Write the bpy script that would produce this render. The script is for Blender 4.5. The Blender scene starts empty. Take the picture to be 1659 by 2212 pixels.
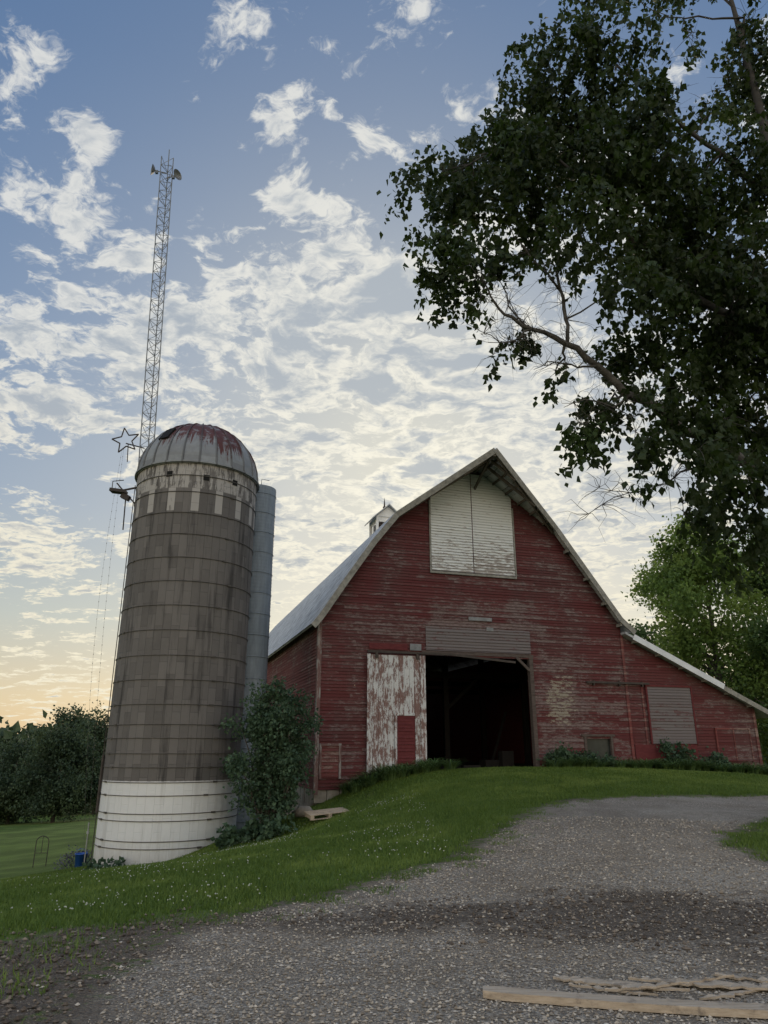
import bpy, math, random
import numpy as np
from mathutils import Vector, Matrix
random.seed(7); rng=np.random.default_rng(7)
S=bpy.context.scene
COL=S.collection
# ------------------------------------------------------------------ helpers
class MB:
    def __init__(s): s.v=[]; s.f=[]; s.m=[]
    def add(s,vs,fs,m=0):
        o=len(s.v); s.v+=[tuple(p) for p in vs]
        for f in fs: s.f.append([i+o for i in f]); s.m.append(m)
    def quad(s,a,b,c,d,m=0): s.add([a,b,c,d],[(0,1,2,3)],m)
    def hexa(s,p,m=0): # p: 4 bottom, 4 top
        s.add(p,[(3,2,1,0),(4,5,6,7),(0,1,5,4),(1,2,6,5),(2,3,7,6),(3,0,4,7)],m)
    def box(s,x0,x1,y0,y1,z0,z1,m=0):
        s.hexa([(x0,y0,z0),(x1,y0,z0),(x1,y1,z0),(x0,y1,z0),(x0,y0,z1),(x1,y0,z1),(x1,y1,z1),(x0,y1,z1)],m)
    def beam(s,a,b,w,h,m=0,up=(0,0,1)):
        a=Vector(a);b=Vector(b);d=(b-a).normalized();u=Vector(up)
        if abs(d.dot(u))>.98:u=Vector((0,1,0))
        x=d.cross(u).normalized();y=x.cross(d).normalized()
        x*=w/2;y*=h/2
        s.hexa([a-x-y,a+x-y,a+x+y,a-x+y,b-x-y,b+x-y,b+x+y,b-x+y],m)
    def tube(s,pts,rad,n=8,m=0,cap=True):
        pts=[Vector(p) for p in pts]; vs=[]; prev=None
        for i,p in enumerate(pts):
            d=(pts[min(i+1,len(pts)-1)]-pts[max(i-1,0)]).normalized()
            if prev is None:
                r=d.orthogonal().normalized()
            else:
                r=(prev-d*prev.dot(d))
                r=r.normalized() if r.length>1e-6 else d.orthogonal().normalized()
            prev=r; q=d.cross(r)
            R=rad[i] if hasattr(rad,'__len__') else rad
            for k in range(n):
                t=2*math.pi*k/n; vs.append(p+(r*math.cos(t)+q*math.sin(t))*R)
        fs=[]
        for i in range(len(pts)-1):
            for k in range(n):
                fs.append((i*n+k,i*n+(k+1)%n,(i+1)*n+(k+1)%n,(i+1)*n+k))
        if cap:
            fs.append(tuple(range(n))[::-1]); fs.append(tuple((len(pts)-1)*n+k for k in range(n)))
        s.add(vs,fs,m)
    def lathe(s,prof,n=32,m=0,c=(0,0),cap=False):
        vs=[];fs=[]
        for r,z in prof:
            for k in range(n):
                t=2*math.pi*k/n; vs.append((c[0]+r*math.cos(t),c[1]+r*math.sin(t),z))
        for i in range(len(prof)-1):
            for k in range(n): fs.append((i*n+k,i*n+(k+1)%n,(i+1)*n+(k+1)%n,(i+1)*n+k))
        if cap: fs.append(tuple((len(prof)-1)*n+k for k in range(n)))
        s.add(vs,fs,m)
    def obj(s,name,mats,parent=None,smooth=False,loc=None):
        me=bpy.data.meshes.new(name); me.from_pydata(s.v,[],s.f)
        for m in (mats if isinstance(mats,(list,tuple)) else [mats]): me.materials.append(m)
        me.polygons.foreach_set('material_index',s.m)
        if smooth: me.polygons.foreach_set('use_smooth',[True]*len(s.f))
        me.update(); o=bpy.data.objects.new(name,me); COL.objects.link(o)
        if parent: o.parent=parent
        if loc is not None: o.location=loc
        return o
def boxobj(name,mat,parent,*b):
    mb=MB(); mb.box(*b); return mb.obj(name,mat,parent)
def np_mesh(name,V,F,mats,parent=None,attr=None,smooth=False):
    V=np.asarray(V,dtype=np.float32);F=np.asarray(F,dtype=np.int32)
    me=bpy.data.meshes.new(name); k=F.shape[1]
    me.vertices.add(len(V)); me.vertices.foreach_set('co',V.ravel())
    me.loops.add(F.size); me.loops.foreach_set('vertex_index',F.ravel())
    me.polygons.add(len(F)); me.polygons.foreach_set('loop_start',np.arange(0,F.size,k,dtype=np.int32))
    try: me.polygons.foreach_set('loop_total',np.full(len(F),k,dtype=np.int32))
    except Exception: pass
    me.polygons.foreach_set('use_smooth',np.full(len(F),smooth))
    for a,vals in (attr or {}).items():
        at=me.attributes.new(a,'FLOAT','POINT'); at.data.foreach_set('value',np.asarray(vals,dtype=np.float32))
    me.materials.append(mats); me.update(calc_edges=True); me.validate()
    o=bpy.data.objects.new(name,me); COL.objects.link(o)
    if parent: o.parent=parent
    return o
def empty(name,loc=(0,0,0),rz=0):
    o=bpy.data.objects.new(name,None); o.location=loc; o.rotation_euler=(0,0,rz); COL.objects.link(o); return o
def thing(o,label,cat,group=None,kind=None):
    o['label']=label; o['category']=cat
    if group:o['group']=group
    if kind:o['kind']=kind
    return o
# ---------------------------------------------------------------- node helper
class NT:
    def __init__(s,name=None,nt=None):
        if nt is None:
            s.mat=bpy.data.materials.new(name); s.mat.use_nodes=True; s.nt=s.mat.node_tree
            s.b=s.nt.nodes['Principled BSDF']; s.b.inputs['Roughness'].default_value=.85
            s.b.inputs['Specular IOR Level'].default_value=.25
        else: s.nt=nt
    def n(s,t,ins=None,**pr):
        nd=s.nt.nodes.new(t)
        for k,v in pr.items(): setattr(nd,k,v)
        for k,v in (ins or {}).items(): s.set(nd.inputs[k],v)
        return nd
    def set(s,sock,v):
        if isinstance(v,bpy.types.NodeSocket): s.nt.links.new(v,sock)
        elif v is not None:
            try: sock.default_value=v
            except Exception:
                sock.default_value=(*v,1) if len(v)==3 else v
    def m(s,op,a,b=None,c=None,clamp=False):
        nd=s.n('ShaderNodeMath',operation=op,use_clamp=clamp); s.set(nd.inputs[0],a)
        if b is not None:s.set(nd.inputs[1],b)
        if c is not None:s.set(nd.inputs[2],c)
        return nd.outputs[0]
    def co(s,w='Object'): return s.n('ShaderNodeTexCoord').outputs[w]
    def sep(s,v):
        nd=s.n('ShaderNodeSeparateXYZ',{0:v}); return nd.outputs[0],nd.outputs[1],nd.outputs[2]
    def comb(s,x,y,z): return s.n('ShaderNodeCombineXYZ',{0:x,1:y,2:z}).outputs[0]
    def sc(s,v,x,y=None,z=None):
        if y is None:y=z=x
        return s.n('ShaderNodeMapping',{0:v,3:(x,y,z)}).outputs[0]
    def noise(s,v,scale=1,detail=4,rough=.55,dist=0,col=False):
        nd=s.n('ShaderNodeTexNoise',{'Vector':v,'Scale':scale,'Detail':detail,'Roughness':rough,'Distortion':dist}); return nd.outputs['Color' if col else 'Fac']
    def white(s,v): return s.n('ShaderNodeTexWhiteNoise',{'Vector':v},noise_dimensions='3D').outputs['Value']
    def mr(s,v,a,b,c=0.,d=1.,smooth=True):
        return s.n('ShaderNodeMapRange',{0:v,1:a,2:b,3:c,4:d},interpolation_type='SMOOTHSTEP' if smooth else 'LINEAR').outputs[0]
    def mix(s,f,a,b,bt='MIX'):
        nd=s.n('ShaderNodeMix',data_type='RGBA',blend_type=bt); s.set(nd.inputs[0],f)
        for i,v in ((6,a),(7,b)):
            if isinstance(v,(tuple,list)) and len(v)==3: v=(*v,1)
            s.set(nd.inputs[i],v)
        return nd.outputs[2]
    def ramp(s,f,st):
        nd=s.n('ShaderNodeValToRGB',{0:f}); e=nd.color_ramp.elements
        while len(e)<len(st): e.new(.5)
        for i,(p,c) in enumerate(st): e[i].position=p; e[i].color=(*c,1)
        return nd.outputs[0]
    def boxm(s,x,z,x0,x1,z0,z1,so=.1):
        a=s.m('MULTIPLY',s.mr(x,x0-so,x0+so),s.mr(x,x1+so,x1-so)) 
        b=s.m('MULTIPLY',s.mr(z,z0-so,z0+so),s.mr(z,z1+so,z1-so))
        return s.m('MULTIPLY',a,b)
    def bump(s,h,st=.5,d=.01):
        s.set(s.b.inputs['Normal'],s.n('ShaderNodeBump',{'Height':h,'Strength':st,'Distance':d}).outputs[0])
    def col(s,c): s.set(s.b.inputs['Base Color'],c if not isinstance(c,tuple) else (*c,1))
    def attr(s,a): return s.n('ShaderNodeAttribute',attribute_name=a).outputs['Fac']

def simple(name,c1,c2,scale=3,stretch=(1,1,1),rough=.85,metal=0,bump=.3,detail=6):
    t=NT(name); v=t.sc(t.co(),*stretch); n=t.noise(v,scale,detail,.65)
    t.col(t.ramp(n,[(.3,c1),(.7,c2)])); t.b.inputs['Roughness'].default_value=rough; t.b.inputs['Metallic'].default_value=metal
    if bump:t.bump(n,bump,.01)
    return t.mat
# ---------------- materials
EXPO=.115
def siding_mat(name,reds,wood,lo,hi,zones=True,rowfn=EXPO,amt=.85,dull=(.075,.041,.04)):
    t=NT(name); v=t.co(); x,y,z=t.sep(v); h=t.m('ADD',x,y)
    row=t.m('FLOOR',t.m('DIVIDE',t.m('ADD',z,.0005),rowfn)); rr=t.white(t.comb(row,3.1,0))
    seg=t.m('FLOOR',t.m('ADD',t.m('DIVIDE',h,2.6),t.m('MULTIPLY',rr,7.)))
    rnd=t.white(t.comb(row,seg,5.))
    vs=t.comb(t.m('MULTIPLY',h,3.4),t.m('MULTIPLY',rnd,9.),t.m('MULTIPLY',z,9.))
    n1=t.noise(vs,1.0,9,.78); n2=t.noise(t.comb(h,0.,z),.45,5,.6); n3=t.noise(t.comb(t.m('MULTIPLY',h,6.),1.,t.m('MULTIPLY',z,45.)),1.,5,.75)
    k=t.m('ADD',t.m('ADD',n1,t.m('MULTIPLY',t.m('SUBTRACT',rnd,.5),.18)),t.m('MULTIPLY',t.m('SUBTRACT',n2,.5),.6))
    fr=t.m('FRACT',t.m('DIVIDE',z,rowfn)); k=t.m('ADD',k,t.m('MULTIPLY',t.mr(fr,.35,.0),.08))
    if zones:
        zz=t.boxm(x,z,8.6,12.9,1.0,4.9,.4); k=t.m('ADD',k,t.m('MULTIPLY',zz,.10))
        zz=t.boxm(x,z,3.5,9.6,5.9,7.0,.5); k=t.m('ADD',k,t.m('MULTIPLY',zz,.085))
        zz=t.mr(z,2.2,.3); k=t.m('ADD',k,t.m('MULTIPLY',zz,.05))
    peel=t.mr(k,lo,hi)
    red=t.mix(n3,reds[0],reds[1]); red=t.mix(t.m('MULTIPLY',rnd,.6),red,reds[2]); red=t.mix(t.mr(n2,.42,.6,.0,.5),red,dull)
    wd=t.mix(t.mr(n3,.35,.65),wood[0],wood[1])
    c=t.mix(t.m('MULTIPLY',peel,amt),red,wd)
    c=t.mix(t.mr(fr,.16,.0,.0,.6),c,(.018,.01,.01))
    if zones:
        nb=t.noise(t.comb(t.m('MULTIPLY',h,2.4),t.m('MULTIPLY',row,3.7),t.m('MULTIPLY',z,5.)),1.2,9,.75)
        zz=t.boxm(x,z,8.9,10.8,2.1,4.7,.8)
        f=t.mr(t.m('ADD',nb,t.m('MULTIPLY',t.m('SUBTRACT',zz,1.),.40)),.47,.50)
        c=t.mix(t.m('MULTIPLY',f,.72),c,t.mix(n3,(.36,.345,.27),(.23,.20,.165)))
    t.col(c); t.bump(t.m('ADD',n3,t.m('MULTIPLY',peel,-.6)),.5,.006)
    return t.mat
M_red=siding_mat('red_siding',[(.070,.015,.0165),(.112,.028,.029),(.125,.05,.05)],[(.10,.066,.063),(.225,.18,.175)],.54,.67)
M_redside=siding_mat('red_siding_side',[(.12,.03,.03),(.16,.042,.04),(.2,.075,.07)],[(.17,.115,.105),(.31,.23,.2)],.53,.67,False)
M_grey=siding_mat('weathered_siding',[(.115,.098,.10),(.185,.165,.17),(.13,.105,.105)],[(.09,.04,.041),(.13,.055,.055)],.62,.72,False,dull=(.155,.14,.142))
def loftmat():
    t=NT('white_lap_paint'); v=t.co(); x,y,z=t.sep(v)
    row=t.m('FLOOR',t.m('DIVIDE',t.m('ADD',z,.0005),EXPO)); rnd=t.white(t.comb(row,1.,2.))
    n1=t.noise(t.comb(t.m('MULTIPLY',x,2.6),t.m('MULTIPLY',rnd,9.),t.m('MULTIPLY',z,12.)),1.,9,.75)
    n3=t.noise(t.comb(t.m('MULTIPLY',x,4.),1.,t.m('MULTIPLY',z,40.)),1.,4,.7)
    low=t.mr(z,10.4,8.4); right=t.mr(x,6.2,6.35)
    k=t.m('ADD',n1,t.m('MULTIPLY',low,.10)); k=t.m('ADD',k,t.m('MULTIPLY',t.m('MULTIPLY',low,right),.05))
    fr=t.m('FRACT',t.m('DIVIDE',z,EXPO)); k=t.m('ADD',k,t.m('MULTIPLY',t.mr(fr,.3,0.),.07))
    peel=t.mr(k,.61,.65)
    c=t.mix(t.m('MULTIPLY',rnd,.4),(.66,.68,.69),(.55,.56,.56)); c=t.mix(t.m('MULTIPLY',n3,.35),c,(.42,.43,.43))
    c=t.mix(t.m('MULTIPLY',peel,.8),c,t.mix(n3,(.15,.115,.10),(.30,.25,.22)))
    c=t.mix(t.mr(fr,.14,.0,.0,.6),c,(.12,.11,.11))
    t.col(c); t.bump(t.m('SUBTRACT',n3,peel),.4,.005); return t.mat
M_loft=loftmat()
def peelmat(name,a,b,under,thr=.5,fx=7.,fz=1.2):
    t=NT(name); x,y,z=t.sep(t.co())
    bd=t.m('FLOOR',t.m('DIVIDE',x,.2)); rnd=t.white(t.comb(bd,0.,1.))
    n1=t.noise(t.comb(t.m('MULTIPLY',x,fx),t.m('MULTIPLY',rnd,4.),t.m('MULTIPLY',z,fz)),1.4,10,.82); n2=t.noise(t.comb(x,3.,z),1.6,4,.6)
    n3=t.noise(t.comb(t.m('MULTIPLY',x,30.),1.,t.m('MULTIPLY',z,4.)),1.,4,.7)
    k=t.m('ADD',t.m('ADD',n1,t.m('MULTIPLY',t.m('SUBTRACT',n2,.5),.3)),t.m('MULTIPLY',t.m('SUBTRACT',rnd,.5),.07))
    p=t.mr(k,thr-.015,thr+.025)
    c=t.mix(p,t.mix(n3,a,b),t.mix(n3,under[0],under[1]))
    t.col(c); t.bump(t.m('SUBTRACT',n3,p),.5,.005); return t.mat
M_sdoor=peelmat('flaking_white_door',(.60,.61,.62),(.42,.43,.45),[(.12,.065,.06),(.25,.165,.15)],.505,9.,2.6)
M_trimw=peelmat('worn_white_trim',(.30,.28,.27),(.2,.18,.17),[(.11,.05,.05),(.18,.12,.11)],.48)
M_rake=simple('weathered_rake_board',(.15,.145,.13),(.31,.30,.275),3,(2,2,2))
M_redplain=simple('plain_red_paint',(.085,.018,.021),(.13,.031,.033),2.5,(2,2,5))
M_brownwood=simple('aged_brown_wood',(.05,.038,.034),(.12,.095,.085),4,(1,1,8))
M_under=simple('hood_soffit_wood',(.08,.068,.056),(.17,.15,.13),4,(8,1,1))
M_dark=simple('shade_darkened_wood',(.006,.005,.0045),(.015,.012,.010),3)  # timber colour darkened to deepen the shade inside the barn
M_stone=simple('foundation_stone',(.16,.14,.12),(.34,.31,.27),3,bump=.8)
M_white=simple('white_paint',(.6,.6,.6),(.75,.75,.74),3)
M_greyw=simple('dull_white_pole',(.25,.25,.24),(.42,.42,.41),3)
M_metalw=simple('white_metal_flashing',(.5,.52,.56),(.66,.68,.72),1.5,rough=.45,bump=0)
M_iron=simple('rusty_iron',(.035,.03,.027),(.07,.056,.05),6,rough=.7)
M_hoop=simple('hoop_steel',(.05,.046,.043),(.12,.11,.10),6,rough=.6)
M_galv=simple('galvanised_steel',(.12,.13,.14),(.21,.22,.24),5,rough=.5,metal=.3)
def plankmat():
    t=NT('weathered_pine_board'); v=t.co(); n=t.noise(t.sc(v,1.5,22,22),2.,7,.7); n2=t.noise(v,7.,6,.7)
    c=t.ramp(n,[(.3,(.28,.22,.16)),(.55,(.43,.35,.265)),(.75,(.54,.46,.37))]); c=t.mix(t.mr(n2,.52,.68,0.,.75),c,(.15,.12,.095)); t.col(c); t.bump(n,.6,.008); return t.mat
M_plankw=plankmat()
M_black=simple('void_shade_black',(.006,.006,.006),(.012,.012,.012),3,bump=0)  # flat black painted for the shade inside openings
M_blue=simple('blue_plastic',(.02,.08,.35),(.03,.12,.45),3,rough=.4,bump=0)
def roofmat():
    t=NT('weathered_roof'); x,y,z=t.sep(t.co())
    br=t.n('ShaderNodeTexBrick',{'Vector':t.comb(y,t.m('MULTIPLY',z,1.1),0.),'Color1':(.42,.44,.46,1),'Color2':(.24,.25,.27,1),'Mortar':(.08,.08,.085,1),'Scale':1.,'Mortar Size':.012,'Bias':0.,'Brick Width':.55,'Row Height':.28})
    n=t.noise(t.co(),2.,7,.7); c=t.mix(t.mr(n,.35,.7),br.outputs['Color'],(.5,.52,.54)); 
    t.col(c); t.bump(br.outputs['Fac'],.7,-.02); t.b.inputs['Roughness'].default_value=.7
    return t.mat
M_roof=roofmat()
def glassmat():
    t=NT('dusty_window_glass'); n=t.noise(t.co(),3,4); t.col(t.ramp(n,[(.3,(.012,.016,.015)),(.8,(.035,.042,.04))])); t.b.inputs['Roughness'].default_value=.35; t.b.inputs['Specular IOR Level'].default_value=.3
    return t.mat
M_glass=glassmat()
def stavemat():
    t=NT('concrete_staves'); uv=t.co('UV'); u,v,_=t.sep(uv)
    ui=t.m('DIVIDE',u,.27); col=t.m('FLOOR',ui); alt=t.m('MODULO',col,2.)
    vo=t.m('ADD',v,t.m('MULTIPLY',alt,.38)); vi=t.m('DIVIDE',vo,.76); rowi=t.m('FLOOR',vi)
    rnd=t.white(t.comb(col,rowi,0.))
    fu=t.m('FRACT',ui); fv=t.m('FRACT',vi)
    ju=t.m('MINIMUM',fu,t.m('SUBTRACT',1.,fu)); jv=t.m('MINIMUM',fv,t.m('SUBTRACT',1.,fv))
    joint=t.m('MAXIMUM',t.mr(ju,.03,.0),t.m('MULTIPLY',t.mr(jv,.012,.0),.7))
    n=t.noise(t.comb(u,0.,v),6.,7,.72); st=t.noise(t.comb(t.m('MULTIPLY',u,2.6),2.,t.m('MULTIPLY',v,.22)),1.3,6,.65); big=t.noise(t.comb(u,5.,v),.5,4,.6)
    base=t.mix(rnd,(.084,.077,.075),(.142,.131,.127)); base=t.mix(t.m('MULTIPLY',n,.45),base,(.185,.175,.17))
    base=t.mix(t.m('MULTIPLY',t.mr(st,.5,.66),.8),base,(.036,.034,.034)); base=t.mix(t.m('MULTIPLY',t.mr(big,.5,.75),.35),base,(.18,.165,.155))
    pn=t.noise(t.comb(t.m('MULTIPLY',u,5.),4.,t.m('MULTIPLY',v,1.1)),1.6,8,.72)
    top=t.m('MULTIPLY',t.mr(v,10.02,10.06),t.mr(pn,.56,.47)); chk=t.m('MULTIPLY',t.m('MULTIPLY',t.mr(v,9.2,9.24),t.mr(v,10.06,10.02)),t.m('LESS_THAN',t.m('MODULO',col,3.),.5))
    chk=t.m('MULTIPLY',chk,t.mr(pn,.68,.58))
    wt=t.m('MAXIMUM',top,chk)
    lowz=t.mr(t.m('ADD',v,t.m('MULTIPLY',n,.05)),.70,.66); wl=t.m('MULTIPLY',lowz,t.mr(pn,.78,.68))
    dirt=t.mr(t.m('ADD',v,t.m('MULTIPLY',pn,1.2)),-.2,-1.4)
    wc=t.mix(t.m('MULTIPLY',n,.5),(.66,.67,.68),(.5,.5,.51)); wc=t.mix(t.m('MULTIPLY',dirt,.6),wc,(.28,.24,.19)); wc=t.mix(t.m('MULTIPLY',t.mr(st,.5,.7),.35),wc,(.33,.32,.31))
    c=t.mix(t.m('MULTIPLY',wt,.75),base,(.42,.40,.385)); 
    c=t.mix(t.m('MULTIPLY',joint,.7),c,(.03,.028,.027))
    wc=t.mix(t.m('MULTIPLY',t.mr(ju,.02,.0),.35),wc,(.2,.2,.2))
    c=t.mix(wl,c,wc)
    t.col(c); t.bump(t.m('SUBTRACT',t.m('MULTIPLY',n,.3),joint),.6,.012); return t.mat
M_stave=stavemat()
def domemat():
    t=NT('rusted_dome_metal'); x,y,z=t.sep(t.co()); ang=t.m('ARCTAN2',y,x); sg=t.m('MULTIPLY',ang,24/(2*math.pi)); seg=t.m('FLOOR',sg); rnd=t.white(t.comb(seg,2.,0.))
    n=t.noise(t.comb(t.m('MULTIPLY',ang,16.),0.,t.m('MULTIPLY',z,.8)),1.2,9,.75); pb=t.noise(t.co(),2.2,7,.7)
    k=t.m('ADD',t.m('ADD',z,t.m('MULTIPLY',t.m('SUBTRACT',n,.5),3.6)),t.m('MULTIPLY',t.m('SUBTRACT',rnd,.5),1.0))
    k=t.m('SUBTRACT',k,t.mr(x,-.6,-2.0,0.,.7))
    f=t.m('MULTIPLY',t.mr(k,11.80,12.0),t.mr(pb,.62,.52,.25,1.))
    n2=t.noise(t.co(),4.,7,.7)
    g=t.mix(n2,(.15,.16,.17),(.33,.345,.36)); g=t.mix(t.m('MULTIPLY',t.white(t.comb(seg,9.,t.m('FLOOR',t.m('MULTIPLY',z,1.6)))),.45),g,(.11,.11,.12))
    r=t.mix(n2,(.048,.02,.018),(.12,.042,.035))
    c=t.mix(f,g,r); fr=t.m('FRACT',sg); c=t.mix(t.mr(t.m('MINIMUM',fr,t.m('SUBTRACT',1.,fr)),.10,.02,.0,.6),c,(.05,.05,.052))
    t.col(c); t.b.inputs['Roughness'].default_value=.6; t.b.inputs['Metallic'].default_value=.1; t.bump(n2,.2,.01); return t.mat
M_dome=domemat()
def chutemat():
    t=NT('blue_grey_corrugated_steel'); x,y,z=t.sep(t.co()); n=t.noise(t.comb(t.m('MULTIPLY',x,5.),t.m('MULTIPLY',y,5.),t.m('MULTIPLY',z,.8)),1.5,6,.65)
    rr=t.white(t.comb(t.m('FLOOR',t.m('DIVIDE',z,.8)),0.,0.)); c=t.ramp(n,[(.3,(.15,.18,.215)),(.7,(.24,.28,.32))]); c=t.mix(t.m('MULTIPLY',rr,.25),c,(.13,.155,.185))
    t.col(c); t.b.inputs['Roughness'].default_value=.55; t.b.inputs['Metallic'].default_value=.15; return t.mat
M_chute=chutemat()
def leafmat(name,c1,c2,c3,tr=.35,trc=None,ns=.8):
    t=NT(name); va=t.attr('var'); n=t.noise(t.co(),ns,3,.6)
    c=t.mix(va,c1,c2); c=t.mix(t.mr(n,.45,.7),c,c3)
    t.col(c); t.b.inputs['Roughness'].default_value=.6; t.b.inputs['Specular IOR Level'].default_value=.3
    tl=t.n('ShaderNodeBsdfTranslucent'); t.set(tl.inputs[0],t.mix(.5,c,trc or c3))
    mx=t.n('ShaderNodeMixShader'); mx.inputs[0].default_value=tr
    out=t.nt.nodes['Material Output']; t.nt.links.new(t.b.outputs[0],mx.inputs[1]); t.nt.links.new(tl.outputs[0],mx.inputs[2]); t.nt.links.new(mx.outputs[0],out.inputs[0])
    return t.mat
M_lbig=leafmat('birch_leaves',(.012,.022,.007),(.023,.040,.010),(.031,.056,.012),.32,(.07,.115,.01))
M_lmaple=leafmat('maple_leaves',(.08,.14,.03),(.14,.21,.05),(.19,.26,.06),.45,(.22,.3,.04),.5)
M_ldark=leafmat('dark_leaves',(.045,.085,.023),(.08,.13,.038),(.11,.17,.045),.35,None,.4)
M_loak=leafmat('oak_leaves',(.022,.042,.023),(.052,.082,.042),(.085,.12,.055),.25,None,.25)
M_lbush=leafmat('shrub_leaves',(.033,.064,.037),(.06,.105,.057),(.085,.14,.075),.25,None,1.2)
M_grass=leafmat('grass_blades',(.065,.115,.02),(.125,.19,.033),(.17,.235,.05),.35,None,.6)
M_lily=leafmat('daylily_leaves',(.05,.10,.033),(.10,.165,.055),(.13,.2,.066),.3,None,1.)
M_lav=leafmat('lavender_tips',(.09,.085,.12),(.13,.12,.18),(.07,.09,.07),.2)
M_bark=simple('grey_bark',(.05,.042,.036),(.12,.105,.09),3,(4,4,1),bump=.8)
def birchbark():
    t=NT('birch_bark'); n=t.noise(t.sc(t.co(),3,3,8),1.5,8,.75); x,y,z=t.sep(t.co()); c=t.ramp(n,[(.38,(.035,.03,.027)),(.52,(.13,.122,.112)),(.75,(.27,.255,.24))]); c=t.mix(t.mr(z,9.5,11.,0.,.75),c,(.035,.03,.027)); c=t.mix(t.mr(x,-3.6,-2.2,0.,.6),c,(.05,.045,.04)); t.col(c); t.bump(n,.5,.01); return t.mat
M_birch=birchbark()
M_clover=simple('clover_white',(.36,.38,.31),(.5,.5,.45),3,bump=0)
def groundmat():
    t=NT('ground_surface'); v=t.co(); sd=t.attr('sd'); so=t.attr('soil')
    n1=t.noise(v,1.3,7,.65); n2=t.noise(v,9.,7,.72); n3=t.noise(v,60.,4,.7); nb=t.noise(v,.35,4,.6); nr=t.noise(t.sc(v,1.2,.35,1.),1.,4,.6)
    gr=t.mix(n2,(.04,.07,.015),(.095,.145,.03)); gr=t.mix(t.mr(nb,.4,.65),gr,(.12,.18,.04)); gr=t.mix(t.m('MULTIPLY',t.mr(n3,.5,.7),.4),gr,(.17,.2,.07))
    soil=t.mix(n2,(.07,.054,.041),(.19,.152,.12)); soil=t.mix(t.mr(n3,.5,.7),soil,(.30,.255,.21))
    vo=t.n('ShaderNodeTexVoronoi',{'Vector':v,'Scale':38.}); vo2=t.n('ShaderNodeTexVoronoi',{'Vector':v,'Scale':105.})
    st=t.ramp(t.sep(vo.outputs['Color'])[0],[(0.,(.20,.168,.13)),(.5,(.42,.364,.298)),(.85,(.56,.495,.415)),(1.,(.70,.63,.54))])
    st2=t.ramp(t.sep(vo2.outputs['Color'])[0],[(0.,(.18,.15,.115)),(.6,(.40,.345,.285)),(1.,(.60,.54,.46))])
    gv=t.mix(.45,st,st2); gv=t.mix(t.m('MULTIPLY',t.mr(vo.outputs['Distance'],.3,.72),.62),gv,(.10,.083,.065))
    gv=t.mix(t.m('MULTIPLY',t.mr(n1,.40,.60),.5),gv,(.24,.197,.15)); gv=t.mix(t.m('MULTIPLY',t.mr(nb,.48,.66),.3),gv,(.50,.45,.38)); gv=t.mix(t.mr(n2,.5,.72,0.,.5),gv,(.17,.143,.11)); gv=t.mix(t.mr(nr,.5,.62,0.,.4),gv,(.21,.175,.14))
    sf=t.mr(t.m('ADD',so,t.m('ADD',t.m('MULTIPLY',t.m('SUBTRACT',n1,.5),2.6),t.m('MULTIPLY',t.m('SUBTRACT',n2,.5),1.0))),.2,.95)
    gv=t.mix(t.m('MULTIPLY',sf,t.mr(n2,.3,.6,.55,.95)),gv,t.mix(.4,soil,(.05,.04,.032)))
    f=t.mr(t.m('ADD',sd,t.m('ADD',t.m('MULTIPLY',t.m('SUBTRACT',n1,.5),1.3),t.m('MULTIPLY',t.m('SUBTRACT',n2,.5),.8))),-.12,.16)
    grs=t.mix(t.m('MULTIPLY',sf,t.mr(n2,.3,.45)),gr,soil)
    edge=t.mr(t.m('ABSOLUTE',sd),.6,.0); grs=t.mix(t.m('MULTIPLY',edge,t.mr(n2,.4,.55)),grs,soil); gv=t.mix(t.m('MULTIPLY',edge,t.mr(n2,.45,.6,.0,.6)),gv,soil)
    c=t.mix(f,grs,gv); t.col(c)
    h=t.m('ADD',t.m('MULTIPLY',vo.outputs['Distance'],-1.4),t.m('MULTIPLY',n2,2.2)); t.bump(h,.95,.02)
    t.b.inputs['Roughness'].default_value=.95; t.b.inputs['Specular IOR Level'].default_value=.1
    return t.mat
M_ground=groundmat()
# ------------------------------------------------------------------ terrain
CT=np.array([(0,0,0),(-3,3,-.02),(0,5,0),(-2.4,5.1,-.02),(3,5,0),(6,5,.08),(0,10,.1),(-1.34,8,.02),(.92,10.4,.17),(2.1,13.5,.27),(3.87,17.3,.42),(5.13,18.4,.46),(9.65,19.2,.44),(4.9,10,.24),(7,14.2,.36),(-3.6,7.7,-.08),
(-4.6,9.6,-.28),(-7.3,15,-.85),(-9.2,23.5,-2.0),(-6.9,22.4,-1.7),(-4.7,24,-.95),(-2.37,26,-.3),(-.65,26.5,.45),(1.45,27.2,.80),(5.8,28.6,.86),(9.1,29.6,.86),(12.9,30.8,.7),(15.9,31.8,.42),
(-2.5,22,-.72),(0,20,.12),(-2,15,-.2),(1,24,.52),(-6,45,-2.2),(10,60,-1),(20,40,.2),(30,30,.2),(25,15,.3),(15,8,.2),(0,-10,0),(20,-10,0),(-15,-5,-.5),(-15,10,-1.4),(-20,25,-3),(-30,40,-4),(-40,80,-5.9),(0,100,-5),(50,100,-4),(-60,120,-7.5),(-4,30,-1.2),(-80,60,-6),(60,0,0),(-60,0,-3),(0,-60,0)],dtype=float)
def U(r2): return np.where(r2>1e-9, r2*np.log(np.maximum(r2,1e-9)),0.)
def fit():
    P=CT[:,:2];n=len(P);D=((P[:,None]-P[None])**2).sum(-1);K=U(D)+np.eye(n)*.3
    Q=np.c_[np.ones(n),P];A=np.zeros((n+3,n+3));A[:n,:n]=K;A[:n,n:]=Q;A[n:,:n]=Q.T
    return np.linalg.solve(A,np.r_[CT[:,2],0,0,0])
W=fit()
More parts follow.
